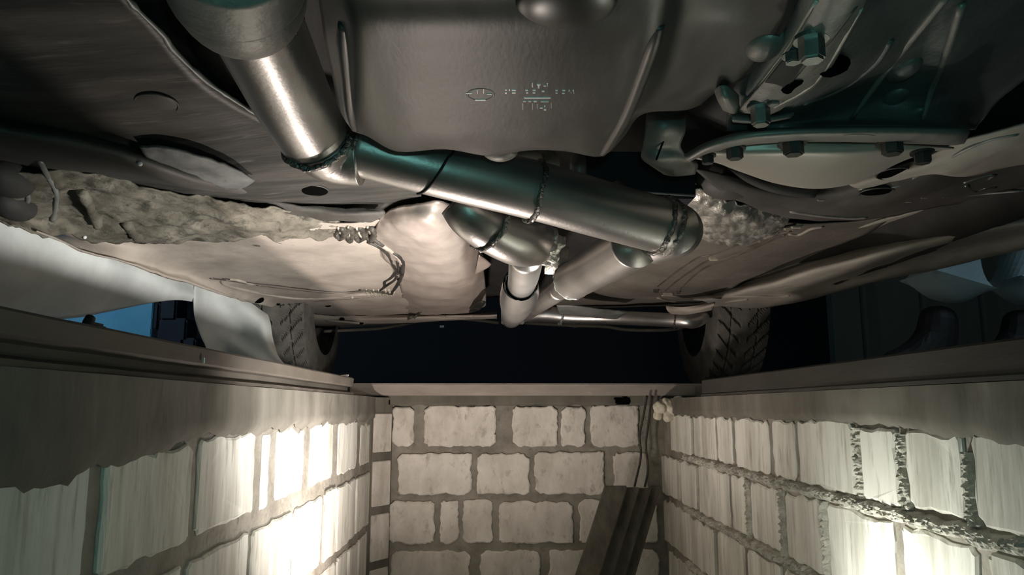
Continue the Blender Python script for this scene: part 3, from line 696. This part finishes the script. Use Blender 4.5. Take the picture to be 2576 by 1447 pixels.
obj('gap_edge', tube([PY(1560,480,1.195), PY(1748,492,1.195)], .002, 8, 1), M['plate'], car, True)
cpart('mount_bracket', [
 [(1628,285,('Y',.90)),(1660,283,('Y',.89)),(1695,283,('Y',.89)),(1722,286,('Y',.90))],
 [(1626,325,('Y',.91)),(1660,325,('Y',.89)),(1695,325,('Y',.89)),(1722,328,('Y',.90))],
 [(1620,365,('Y',.93)),(1650,370,('Y',.92)),(1680,368,('Y',.92)),(1712,368,('Y',.92))],
 [(1616,395,('Y',.95)),(1650,402,('Y',.93)),(1700,398,('Y',.93)),(1740,405,('Y',.94))],
 [(1640,415,('Y',.97)),(1670,425,('Y',.96)),(1710,425,('Y',.96)),(1755,412,('Y',.96))],
 [(1672,436,('Y',.99)),(1690,440,('Y',.98)),(1715,440,('Y',.98)),(1748,436,('Y',.98))]], M['castlit'], sub=5, thick=.004)
obj('bracket_crease', tube([PY(1671,350,.905), PY(1660,378,.915), PY(1651,402,.925)], .0012, 6, 2), M['black'], car)
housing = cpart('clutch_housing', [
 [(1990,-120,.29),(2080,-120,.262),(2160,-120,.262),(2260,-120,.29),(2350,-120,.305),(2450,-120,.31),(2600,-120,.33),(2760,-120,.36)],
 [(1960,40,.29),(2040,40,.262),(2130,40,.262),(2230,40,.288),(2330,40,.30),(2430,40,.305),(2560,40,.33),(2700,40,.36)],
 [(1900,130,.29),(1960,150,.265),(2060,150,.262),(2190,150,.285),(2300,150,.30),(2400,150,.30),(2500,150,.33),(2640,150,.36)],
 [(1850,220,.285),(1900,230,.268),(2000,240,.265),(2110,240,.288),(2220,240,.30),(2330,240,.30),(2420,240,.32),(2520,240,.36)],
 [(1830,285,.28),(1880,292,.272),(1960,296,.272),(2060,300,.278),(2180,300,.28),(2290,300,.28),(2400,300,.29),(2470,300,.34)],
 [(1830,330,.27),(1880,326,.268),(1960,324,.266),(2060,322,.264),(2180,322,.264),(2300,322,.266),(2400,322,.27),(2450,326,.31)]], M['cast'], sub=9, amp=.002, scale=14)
for a in (((2390,-20),(2300,90),(2220,190),(2142,300)), ((2420,10),(2385,120),(2345,220),(2322,300))):
    pts = [on(x, y, .004) for x, y in a]; obj('casting_rib', tube(pts, [.0035, .0035, .003, .002], 8, 5), M['castlit'], car, True)
obj('casting_web', tube([on(x, y, .002) for x, y in ((2020,258),(2090,235),(2150,200),(2210,150),(2240,100))], .003, 8, 6), M['cast'], car, True)
for x, y, r in ((2250,240,.012), (2305,285,.008), (2270,170,.014)):
    bm = bmesh.new(); bmesh.ops.create_icosphere(bm, subdivisions=3, radius=r, matrix=Matrix.Translation(on(x, y, -.002)) @ Matrix.Diagonal((1, 1.6, .7, 1))); obj('casting_boss', bm, M['cast'], car, True)
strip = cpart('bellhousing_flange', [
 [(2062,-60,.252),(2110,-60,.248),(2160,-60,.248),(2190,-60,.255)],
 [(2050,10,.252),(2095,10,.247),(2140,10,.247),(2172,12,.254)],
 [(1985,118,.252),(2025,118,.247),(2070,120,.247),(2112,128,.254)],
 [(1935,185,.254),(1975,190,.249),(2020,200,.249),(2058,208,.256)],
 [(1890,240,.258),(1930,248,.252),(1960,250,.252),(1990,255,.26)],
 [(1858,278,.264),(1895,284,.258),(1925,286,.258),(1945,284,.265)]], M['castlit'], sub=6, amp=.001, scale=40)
line('flange_edge', [(2056,0),(1988,112),(1930,190),(1860,275)], .0018, M['bowl'], off=.002)
line('flange_edge', [(2165,20),(2100,135),(2040,215),(1948,268)], .0018, M['bowl'], off=.002)
line('flange_groove', [(2150,14),(2085,100),(2025,160),(1985,205)], .0022, M['clipd'], off=.001)
line('flange_groove', [(2008,198),(1990,210),(1980,222)], .005, M['black'], off=.001)
line('casting_recess', [(2085,165),(2110,158)], .009, M['black'], off=-.003)
cpart('recessed_web', [[(1990,120,.250),(2020,130,.246),(2040,150,.246)],[(1960,160,.250),(1990,165,.246),(2010,185,.246)],[(1925,205,.252),(1955,210,.248),(1980,222,.248)]], M['rubdark'], sub=4, thick=.002)
bmx = hexbolt(.0085, .012)
bolt_me = bpy.data.meshes.new('bolt'); bmx.to_mesh(bolt_me); bmx.free(); bolt_me.materials.append(M['bolt'])
bolt_md = bolt_me.copy(); bolt_md.materials.clear(); bolt_md.materials.append(M['boltd'])
def bolt(x, y, s=1, h=1, dark=False, z=None, tilt=(0, 0), dz=0):
    p = on(x, y, .003) if z is None else PZ(x, y, z)
    o = bpy.data.objects.new('bolt', bolt_md if dark else bolt_me); C.objects.link(o)
    o.location = p+Vector((0, 0, dz)); o.scale = (s, s, s*h); o.rotation_euler = (tilt[0], tilt[1], random.random())
    o.parent = car; o.matrix_parent_inverse = PINV['car']; return o
bolt(2040, 98, 1.0, 1.35); bolt(1912, 268, .95, 1.5); bolt(1995, 140, .7, .7); bolt(1945, 255, .6, .5)
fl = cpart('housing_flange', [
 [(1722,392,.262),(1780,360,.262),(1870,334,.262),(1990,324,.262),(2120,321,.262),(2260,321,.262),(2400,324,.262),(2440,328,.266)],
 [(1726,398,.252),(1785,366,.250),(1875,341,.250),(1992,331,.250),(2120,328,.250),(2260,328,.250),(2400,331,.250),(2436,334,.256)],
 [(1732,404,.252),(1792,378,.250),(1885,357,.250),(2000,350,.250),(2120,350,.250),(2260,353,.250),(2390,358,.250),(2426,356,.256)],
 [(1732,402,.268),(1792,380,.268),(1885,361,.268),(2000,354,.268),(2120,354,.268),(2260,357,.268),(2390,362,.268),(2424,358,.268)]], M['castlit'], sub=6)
cpart('differential_cover', [
 [(1735,395,.268),(1800,375,.268),(1900,362,.268),(2010,356,.268),(2120,357,.268),(2230,360,.268),(2330,366,.268),(2400,372,.27)],
 [(1760,400,.268),(1820,392,.262),(1910,392,.258),(2010,390,.256),(2110,388,.256),(2210,382,.260),(2300,378,.264),(2370,376,.27)],
 [(1785,404,.272),(1845,415,.264),(1925,427,.258),(2015,430,.256),(2105,424,.256),(2190,408,.260),(2270,392,.266),(2345,380,.274)],
 [(1805,408,.278),(1860,428,.272),(1945,453,.266),(2040,464,.264),(2125,456,.266),(2190,432,.270),(2262,402,.276),(2330,382,.282)],
 [(1812,410,.288),(1870,432,.284),(1955,460,.280),(2048,473,.278),(2135,463,.280),(2200,438,.284),(2265,406,.288),(2325,384,.294)],
 [(1815,406,.31),(1875,425,.31),(1955,448,.31),(2045,460,.31),(2130,450,.31),(2195,428,.31),(2260,398,.31),(2318,380,.31)]], M['bowl'], sub=8, thick=.002)
for x, y, s in ((1780,392,.75), (1848,374,.95), (1995,358,1.15), (2243,356,1.15), (2320,384,1.0)):
    bolt(x, y, s, .95, True, z=.252)
line('flange_highlight', [(2120,338),(2160,336),(2200,338)], .0014, M['bolt'], off=.0012)
cpart('gearbox_lug', [
 [(1800,225,.275),(1815,215,.268),(1835,222,.268),(1855,240,.275)],[(1808,250,.268),(1822,248,.258),(1838,255,.258),(1856,262,.268)],
 [(1822,275,.27),(1835,280,.262),(1848,284,.262),(1862,284,.27)]], M['castlit'], sub=6)
bm = bmesh.new(); bmesh.ops.create_icosphere(bm, subdivisions=3, radius=.014, matrix=Matrix.Translation(on(1925,110,-.004)) @ Matrix.Diagonal((1, 1.5, .8, 1))); obj('casting_boss', bm, M['castlit'], car, True)
cpart('housing_lip', [[(1842,288,.262),(1880,292,.262),(1930,294,.262),(2000,284,.264)],[(1842,300,.256),(1880,303,.256),(1930,302,.256),(1990,292,.26)],[(1845,304,.264),(1880,308,.264),(1930,307,.264),(1985,297,.264)]], M['cast'], sub=5)
# drive joint under the subframe
bm = bmesh.new(); bmesh.ops.create_icosphere(bm, subdivisions=3, radius=.055, matrix=Matrix.Translation(PY(1835,430,1.22)) @ Matrix.Diagonal((1.1, 1, .9, 1))); obj('joint_boot', bm, M['railb'], car, True)
obj('drive_arm', tube([PY(1830,400,1.05), PY(1890,440,1.02), PY(1960,470,1.0), PY(2050,485,1.0)], [.010, .012, .010, .008], 14, 5), M['rubdark'], car, True)

# --- tyres
def tyre_mesh(R=.30, Wd=.185, NA=300, NW=44):
    bm = bmesh.new(); G = []
    for i in range(NA):
        a = 2*math.pi*i/NA; ring = []
        for j in range(NW+1):
            t = j/NW*2-1; at = abs(t)
            if at < .80: u = t/.80*Wd*.46; r = R-.006*(t/.8)**2; g = True
            else:
                k = (at-.8)/.2; u = math.copysign(Wd*.46+math.sin(k*math.pi*.6)*Wd*.05, t); r = R-.006-k*.11; g = False
            if g:
                ph = (a*34/(2*math.pi)*1.0 + at*2.2) % 1
                if ph < .30 and at > .10: r -= .009
                if abs(at-.42) < .03: r -= .006
            ring.append(bm.verts.new((u, r*math.cos(a), r*math.sin(a))))
        G.append(ring)
    for i in range(NA):
        a, b = G[i], G[(i+1) % NA]
        for j in range(NW): bm.faces.new((a[j], b[j], b[j+1], a[j+1]))
    return bm
def disc_mesh():
    bm = bmesh.new()
    prof = [(-.07, .205), (-.075, .19), (-.02, .17), (.0, .10), (.01, .06), (.01, .01)]
    G = [[bm.verts.new((u, r*math.cos(2*math.pi*i/40), r*math.sin(2*math.pi*i/40))) for u, r in prof] for i in range(40)]
    for i in range(40):
        for j in range(5): bm.faces.new((G[i][j], G[(i+1) % 40][j], G[(i+1) % 40][j+1], G[i][j+1]))
    return bm
tm = bpy.data.meshes.new('tyre'); b = tyre_mesh(); b.to_mesh(tm); b.free(); tm.materials.append(M['tyre'])
dm = bpy.data.meshes.new('wheel_rim'); b = disc_mesh(); b.to_mesh(dm); b.free(); dm.materials.append(M['rubdark'])
for x, y in ((-.70, 2.66), (.80, 2.70), (-.66, .12), (.78, .12)):
    t = bpy.data.objects.new('tyre', tm); C.objects.link(t); t.location = (x, y, RIM-.004+.30); t.parent = car; t.matrix_parent_inverse = PINV['car']
    d = bpy.data.objects.new('wheel_rim', dm); C.objects.link(d); d.parent = t; d.rotation_euler = (0, 0, math.pi if x > 0 else 0)

# ---------------------------------------------------------------- exhaust
ex_ = empty('exhaust_system', 'welded stainless exhaust with a thick crossing pipe under the car', 'exhaust', (.1, 1.3, .25))
def E(name, bm, mat='steel', label=None): return obj(name, bm, M[mat], ex_, True, label)
def pp(*L): return [PY(*t) for t in L]
# front collector bulb
E('collector', tube(pp((575,-160,.52),(590,-60,.575),(600,-30,.59),(614,0,.61),(628,24,.628)), [.055,.057,.056,.053,.046], 40, 8), 'castlit')
a = pp((628,24,.628),(690,160,.71)); E('weld_bead', ringweld(a[0], a[1]-a[0], .0435, .0045), 'weld')
E('down_pipe', tube(pp((624,16,.624),(692,160,.71),(732,245,.765),(772,315,.82),(792,348,.84)), [.043,.0425,.042,.041,.040], 44, 8))
# seam along the down pipe
sp = pp((712,130,.66),(738,200,.695),(770,265,.735),(800,315,.775),(815,345,.80))
E('pipe_seam', tube(sp, .0014, 6, 4), 'weld')
a = pp((778,320,.82),(795,350,.84)); E('weld_bead', ringweld(a[1], a[1]-a[0], .0405, .0035), 'weld')
E('elbow', tube(pp((793,347,.838),(815,368,.862),(845,382,.875),(880,388,.88),(910,390,.88)), [.0395,.039,.038,.037,.037], 40, 8))
B = pp((895,378,.878),(1100,420,.90),(1340,478,.935),(1500,523,.965),(1690,575,1.0))
B[0] = PY(885,362,.878)
a = B[1]-B[0]; E('weld_bead', ringweld(PY(893,362,.879), a, .0375, .003), 'weld')
E('cross_pipe', tube(B, [.037, .037, .038, .038, .038], 56, 8), label='thick shiny crossing pipe with a black marker line')
p = PY(1345,480,.936); E('weld_bead', ringweld(p, B[2]-B[1], .0385, .0035), 'weld')
p = PY(1660,567,.995); E('weld_bead', ringweld(p, B[4]-B[3], .0385, .0035), 'weld')
p2 = PY(1690,575,1.0); E('weld_bead', ringweld(p2-(B[4]-B[3]).normalized()*.004, B[4]-B[3], .0355, .004), 'weld')
E('end_elbow', tube([p2, PY(1703,580,1.03), PY(1690,592,1.075), PY(1650,608,1.12)], [.037, .036, .036, .035], 36, 8))
# marker line round the pipe
ax = (B[2]-B[0]).normalized(); o1 = PY(1098,420,.90); upv = Vector((0, 0, 1)); u = (upv-ax*upv.dot(ax)).normalized(); v = ax.cross(u)
ml = []
for k in range(15):
    an = math.radians(-28-k*12); c = o1+ax*(.012-.0025*max(0, k-3)*(1 if k > 4 else 0)+.0015*math.sin(k))
    ml.append(c+(u*math.cos(an)+v*math.sin(an))*.0375)
ml2 = []
for k in range(15):
    an = math.radians(28+k*12); c = o1+ax*(.012-.0025*max(0, k-3)*(1 if k > 4 else 0)); ml2.append(c+(u*math.cos(an)+v*math.sin(an))*.0375)
s1 = ml if ml[8].y < ml2[8].y else ml2
E('marker_line', tube(s1, .0017, 6, 2), 'ink')
# rear branch under the crossing pipe: elbow, foil joint, tube running back
D = pp((1150,500,1.02),(1190,540,1.03),(1250,575,1.06),(1310,600,1.10),(1350,610,1.16))
E('elbow', tube(D, [.030, .036, .040, .042, .036], 44, 8))
E('weld_bead', ringweld(PY(1232,562,1.045), D[2]-D[1], .040, .003), 'weld')
bm = bmesh.new()
for c, r, s in (((1352,622,1.14), .030, (1.3, .8, .8)), ((1322,645,1.13), .018, (1.6,.8,.5)), ((1385,610,1.13), .02, (.8,.8,1.1)), ((1372,640,1.2), .022, (1,.8,.8))):
    p = PY(*c); q = bmesh.ops.create_icosphere(bm, subdivisions=5, radius=r, matrix=Matrix.Translation(p) @ Matrix.Diagonal((*s, 1)))
    for vv in q['verts']: vv.co += (vv.co-p)*.45*noise.noise(vv.co*90)
E('crumpled_joint', bm, 'foil')
E('rear_pipe', tube(pp((1325,640,1.20),(1318,690,1.36),(1310,722,1.58)), .0285, 36, 6))
E('weld_bead', ringweld(PY(1310,718,1.56), Vector((0, 1, .05)), .0335, .002), 'steelb')
E('silencer', tube(pp((1309,714,1.52),(1308,735,1.60),(1302,755,1.72),(1296,778,1.95),(1286,800,2.5)), [.036, .041, .041, .037, .034], 40, 8, cap=False), 'steelb')
# branch coming off the end elbow, going back and left
E('side_silencer', tube(pp((1600,612,1.10),(1560,636,1.18),(1500,672,1.33),(1440,706,1.50)), [.037, .038, .038, .038], 44, 8))
a = pp((1500,672,1.33),(1440,706,1.50)); E('weld_bead', ringweld(a[1], a[1]-a[0], .0375, .0025), 'steelb')
E('side_silencer_neck', tube(pp((1445,703,1.48),(1425,717,1.57),(1400,732,1.66)), [.037, .028, .0225], 36, 6))
E('side_pipe', tube(pp((1410,727,1.62),(1370,755,1.86),(1335,780,2.2),(1318,793,2.5)), .0235, 28, 6))
# cross tube under the boot
T = pp((1325,797,2.66),(1370,790,2.67),(1440,797,2.66),(1560,800,2.60),(1700,806,2.45),(1745,808,2.43),(1772,798,2.46))
E('tail_pipe', tube(T, [.021, .030, .026, .0245, .0235, .024, .020], 32, 8), 'steelb')
E('weld_bead', ringweld(T[4], T[5]-T[4], .0245, .003, bump=.002), 'weld')
for x in (1410,): E('pipe_hanger', ringweld(PY(x, 796, 2.665), Vector((1, .2, 0)), .0275, .004), 'plate')
E('flange', box(PY(1290,795,2.45), (.075, .012, .055), None, .003), 'plate')
E('hanger_plate', box(PY(1400,655,1.55), (.05, .004, .06), Euler((.2, 0, .2)).to_matrix(), .001), 'foil')

# ---------------------------------------------------------------- things about the car and the pit
XS = ('X', -.845)
def fold(p, i, j):
    k = math.sin(p.y*19+p.z*10)*.008+.005*noise.noise(p*18)
    p.x += k; return p
V1, F1 = net_verts([
 [(-160,430,XS),(0,520,XS),(130,568,XS),(270,626,XS),(400,672,XS),(480,700,XS),(530,718,XS)],
 [(-160,560,XS),(0,610,XS),(130,640,XS),(270,670,XS),(400,702,XS),(480,715,XS),(530,735,XS)],
 [(-160,700,('X',-.86)),(0,700,('X',-.86)),(130,715,('X',-.86)),(270,728,('X',-.86)),(400,735,('X',-.85)),(480,740,('X',-.84)),(530,755,XS)],
 [(-160,800,('X',-.92)),(0,797,('X',-.92)),(140,802,('X',-.92)),(285,782,('X',-.90)),(400,757,('X',-.86)),(480,757,('X',-.85)),(530,775,XS)]], sub=8, fn=fold)
V2, F2 = net_verts([
 [(495,696,('X',-.84)),(530,712,('X',-.83)),(600,748,('X',-.77)),(650,777,('X',-.73)),(672,792,('X',-.71))],
 [(492,760,('X',-.84)),(540,770,('X',-.83)),(600,785,('X',-.77)),(650,800,('X',-.72)),(674,812,('X',-.70))],
 [(505,830,('X',-.84)),(550,840,('X',-.82)),(610,850,('X',-.78)),(660,860,('X',-.70)),(684,872,('X',-.675))],
 [(525,890,('X',-.84)),(580,900,('X',-.82)),(640,905,('X',-.72)),(690,912,('X',-.66)),(722,922,('X',-.62))],
 [(540,930,('X',-.84)),(600,945,('X',-.82)),(680,952,('X',-.68)),(750,960,('X',-.59)),(800,965,('X',-.53))]], sub=9, fn=fold)
n = len(V1); me = bpy.data.meshes.new('dust_sheet'); me.from_pydata([tuple(v) for v in V1+V2], [], F1+[tuple(n+i for i in f) for f in F2]); me.update()
o = tag(obj('dust_sheet', me, M['cloth'], None, True), 'white cloth sheet hanging along the left sill down to the floor', 'sheet')
s = o.modifiers.new('solid', 'SOLIDIFY'); s.thickness = .002
tag(obj('blue_board', box2(PY(120,820,3.3).x, PY(381,820,3.3).x, 3.3, 3.33, RIM-.004, .95, .003), M['blue']), 'bright blue painted board standing behind the white sheet', 'board')
tag(obj('grey_board', box2(PY(440,820,3.6).x, PY(560,820,3.6).x, 3.6, 3.64, RIM-.004, 1.1, .003), M['greyblue']), 'blue-grey board behind the black canister', 'board')
can = empty('canister', 'black stepped canister beside the blue board', 'canister', (PY(425,820,3.1).x, 3.1, RIM-.004))
def cb(x0, x1, y0, y1, nm, Y=3.1, d=.12):
    A = PY(x0, y1, Y); Bp = PY(x1, y0, Y); obj(nm, box2(A.x, Bp.x, Y, Y+d, max(A.z, RIM-.004), Bp.z, .008), M['navy'], can)
cb(383, 470, 800, 990, 'body'); cb(400, 448, 700, 806, 'neck'); cb(383, 402, 758, 830, 'handle'); cb(440, 492, 850, 990, 'foot')
cl = empty('hand_clamp', 'small dark green lever clamp lying on the left rail', 'clamp', PY(235, 840, .80))
obj('clamp_body', tube([PX(150,822,-.42), PX(200,826,-.42), PX(220,830,-.42)], [.002, .004, .005], 8, 3), M['boltd'], cl, True)
obj('clamp_block', box(PX(238,832,-.425), (.014, .024, .016), None, .003), M['boltd'], cl)
obj('lever', tube([PX(217,828,-.42), PX(222,812,-.42), PX(228,799,-.42)], [.005, .0055, .005], 12, 4), M['boltd'], cl, True)
bm = bmesh.new(); vs = [bm.verts.new(PX(x, y, -.40)) for x, y in ((848,946),(878,943),(872,957))]; f = bm.faces.new(vs)
r = bmesh.ops.extrude_face_region(bm, geom=[f]); bmesh.ops.translate(bm, vec=(-.004, .004, .001), verts=[q for q in r['geom'] if isinstance(q, bmesh.types.BMVert)])
bmesh.ops.recalc_face_normals(bm, faces=bm.faces)
tag(obj('paper_scrap', bm, M['chalk']), 'small white triangular scrap at the end of the left rail', 'scrap')
bm = bmesh.new(); add_box(bm, PX(512, 907, LX+.011), (.002, .003, .007))
tag(obj('paint_fleck', bm, M['chalk']), 'tiny white fleck stuck on the face of the left rail', 'fleck')

# planks leaning in the right corner
labels = ['wide dark plank leaning in the pit corner, leftmost of the four', 'narrow dark plank second from the left in the pit corner', 'narrow dark plank third from the left in the pit corner', 'dark plank leaning closest to the right wall of the pit']
tops = [((1524,1224),(1577,1232),2.26), ((1579,1228),(1608,1228),2.30), ((1610,1230),(1638,1230),2.33), ((1640,1224),(1664,1240),2.36)]
dirs = Vector((-.096, -.10, -.218)).normalized()
for lb, (a, b_, Y) in zip(labels, tops):
    A = PY(*a, Y); Bq = PY(*b_, Y); wv = (Bq-A); wd = Vector((wv.x, 0, 0)); L = (A.z+1.345)/(-dirs.z)
    thk = Vector((0, .024, 0)); bm = bmesh.new()
    n = 10; G = []
    for i in range(n+1):
        c = A+dirs*(L*i/n)
        G.append([bm.verts.new(c+q+Vector((noise.noise(c*6+q*30), noise.noise(c*7+q*30), 0))*.0025) for q in (Vector((0, 0, 0)), wd, wd+thk, thk)])
    for g0, g1 in zip(G, G[1:]):
        for i in range(4): bm.faces.new((g0[i], g0[(i+1) % 4], g1[(i+1) % 4], g1[i]))
    bm.faces.new(G[0]); bm.faces.new(G[-1]); bmesh.ops.recalc_face_normals(bm, faces=bm.faces)
    tag(obj('plank', bm, M['wood']), lb, 'plank', 'planks leaning in the corner')
for k, (pts, lb) in enumerate((
  (((1628,1004),(1618,1050),(1609,1100),(1612,1150),(1596,1225)), 'thin dark cable hanging in the corner, the one curving left over the planks'),
  (((1640,1004),(1632,1060),(1625,1120),(1630,1180),(1622,1226)), 'thin dark cable hanging in the corner, the one nearest the right wall'))):
    q = [PY(x, y, 2.39) for x, y in pts]; q[0].z = .036
    tag(obj('cable', tube(q, .0035, 8, 6), M['hose'], None, True), lb, 'cable', 'cables in the pit corner')

# ---------------------------------------------------------------- person standing beyond the right sill
per = empty('person', 'person in black boots and pale blue trousers standing beyond the right sill', 'person', (1.10, 1.85, RIM-.004))
def skin(name, verts, edges, rads, mat, lv=2):
    me = bpy.data.meshes.new(name); me.from_pydata(verts, edges, []); me.update()
    o = obj(name, me, mat, per); sk = o.modifiers.new('skin', 'SKIN')
    for i, r in enumerate(rads): me.skin_vertices[0].data[i].radius = r if isinstance(r, tuple) else (r, r)
    me.skin_vertices[0].data[0].use_root = True
    s = o.modifiers.new('sub', 'SUBSURF'); s.levels = s.render_levels = lv
    return o
fz = RIM-.004
for k, (bx, by) in enumerate(((1.14, 1.98), (1.42, 2.06))):
    # boot: ankle to toe, toes pointing left towards the pit
    skin('boot', [(bx+.02, by, fz+.07), (bx+.035, by, fz+.14), (bx+.035, by, fz+.21), (bx-.06, by, fz+.05), (bx-.13, by, fz+.045), (bx+.07, by, fz+.05)],
         [(0, 1), (1, 2), (0, 3), (3, 4), (0, 5)], [.05, .048, .056, (.048, .045), (.04, .038), .045], M['boot'])
    obj('boot_sole', box((bx-.03, by, fz+.012), (.27, .09, .022), None, .008), M['boot'], per)
    skin('trouser_leg', [(bx+.085, by, .40), (bx+.065, by, .325), (bx+.05, by, .280), (bx+.10, by+.01, .60), (1.25 if k == 0 else 1.35, by+.02, .90)],
         [(0, 1), (1, 2), (0, 3), (3, 4)], [(.080, .08), (.090, .085), .060, .082, .095], M['trouser'], 3)
skin('jacket', [(1.30, 1.87, .92), (1.30, 1.87, 1.15), (1.30, 1.87, 1.38), (1.30, 1.87, 1.46), (1.30, 1.68, 1.40), (1.30, 1.60, 1.15), (1.12, 1.60, .95), (1.30, 2.06, 1.40), (1.30, 2.14, 1.15), (1.12, 2.14, .95)],
     [(0, 1), (1, 2), (2, 3), (2, 4), (4, 5), (5, 6), (2, 7), (7, 8), (8, 9)], [(.13, .17), (.12, .16), (.11, .17), .06, .06, .05, .04, .06, .05, .04], M['jacket'])
skin('head', [(1.30, 1.87, 1.47), (1.30, 1.87, 1.56), (1.19, 1.87, 1.64), (1.09, 1.87, 1.60)], [(0, 1), (1, 2), (2, 3)], [.05, .075, .085, .015], M['skin'])
for yy, z0 in ((1.60, .93), (2.14, .93)):
    skin('hand', [(1.115, yy, z0), (1.10, yy, z0-.05)]+[(1.10+.0, yy-.03+.02*i, z0-.12+abs(i-1.4)*.006) for i in range(4)]+[(1.075, yy-.045, z0-.07)], [(0, 1), (1, 2), (1, 3), (1, 4), (1, 5), (0, 6)], [.026, (.035, .018), .009, .009, .009, .009, .010], M['skin'], 1)

# boards of the garage wall beyond the right side
gw = struct(obj('wall_board_right', box2(1.62, 2.62, 3.60, 3.66, RIM-.004, 2.0), M['greenwall']))
for x in (1.76, 2.05, 2.34): obj('board_batten', box2(x, x+.02, 3.575, 3.60, RIM-.004, 2.0, .003), M['greenwall'], gw)
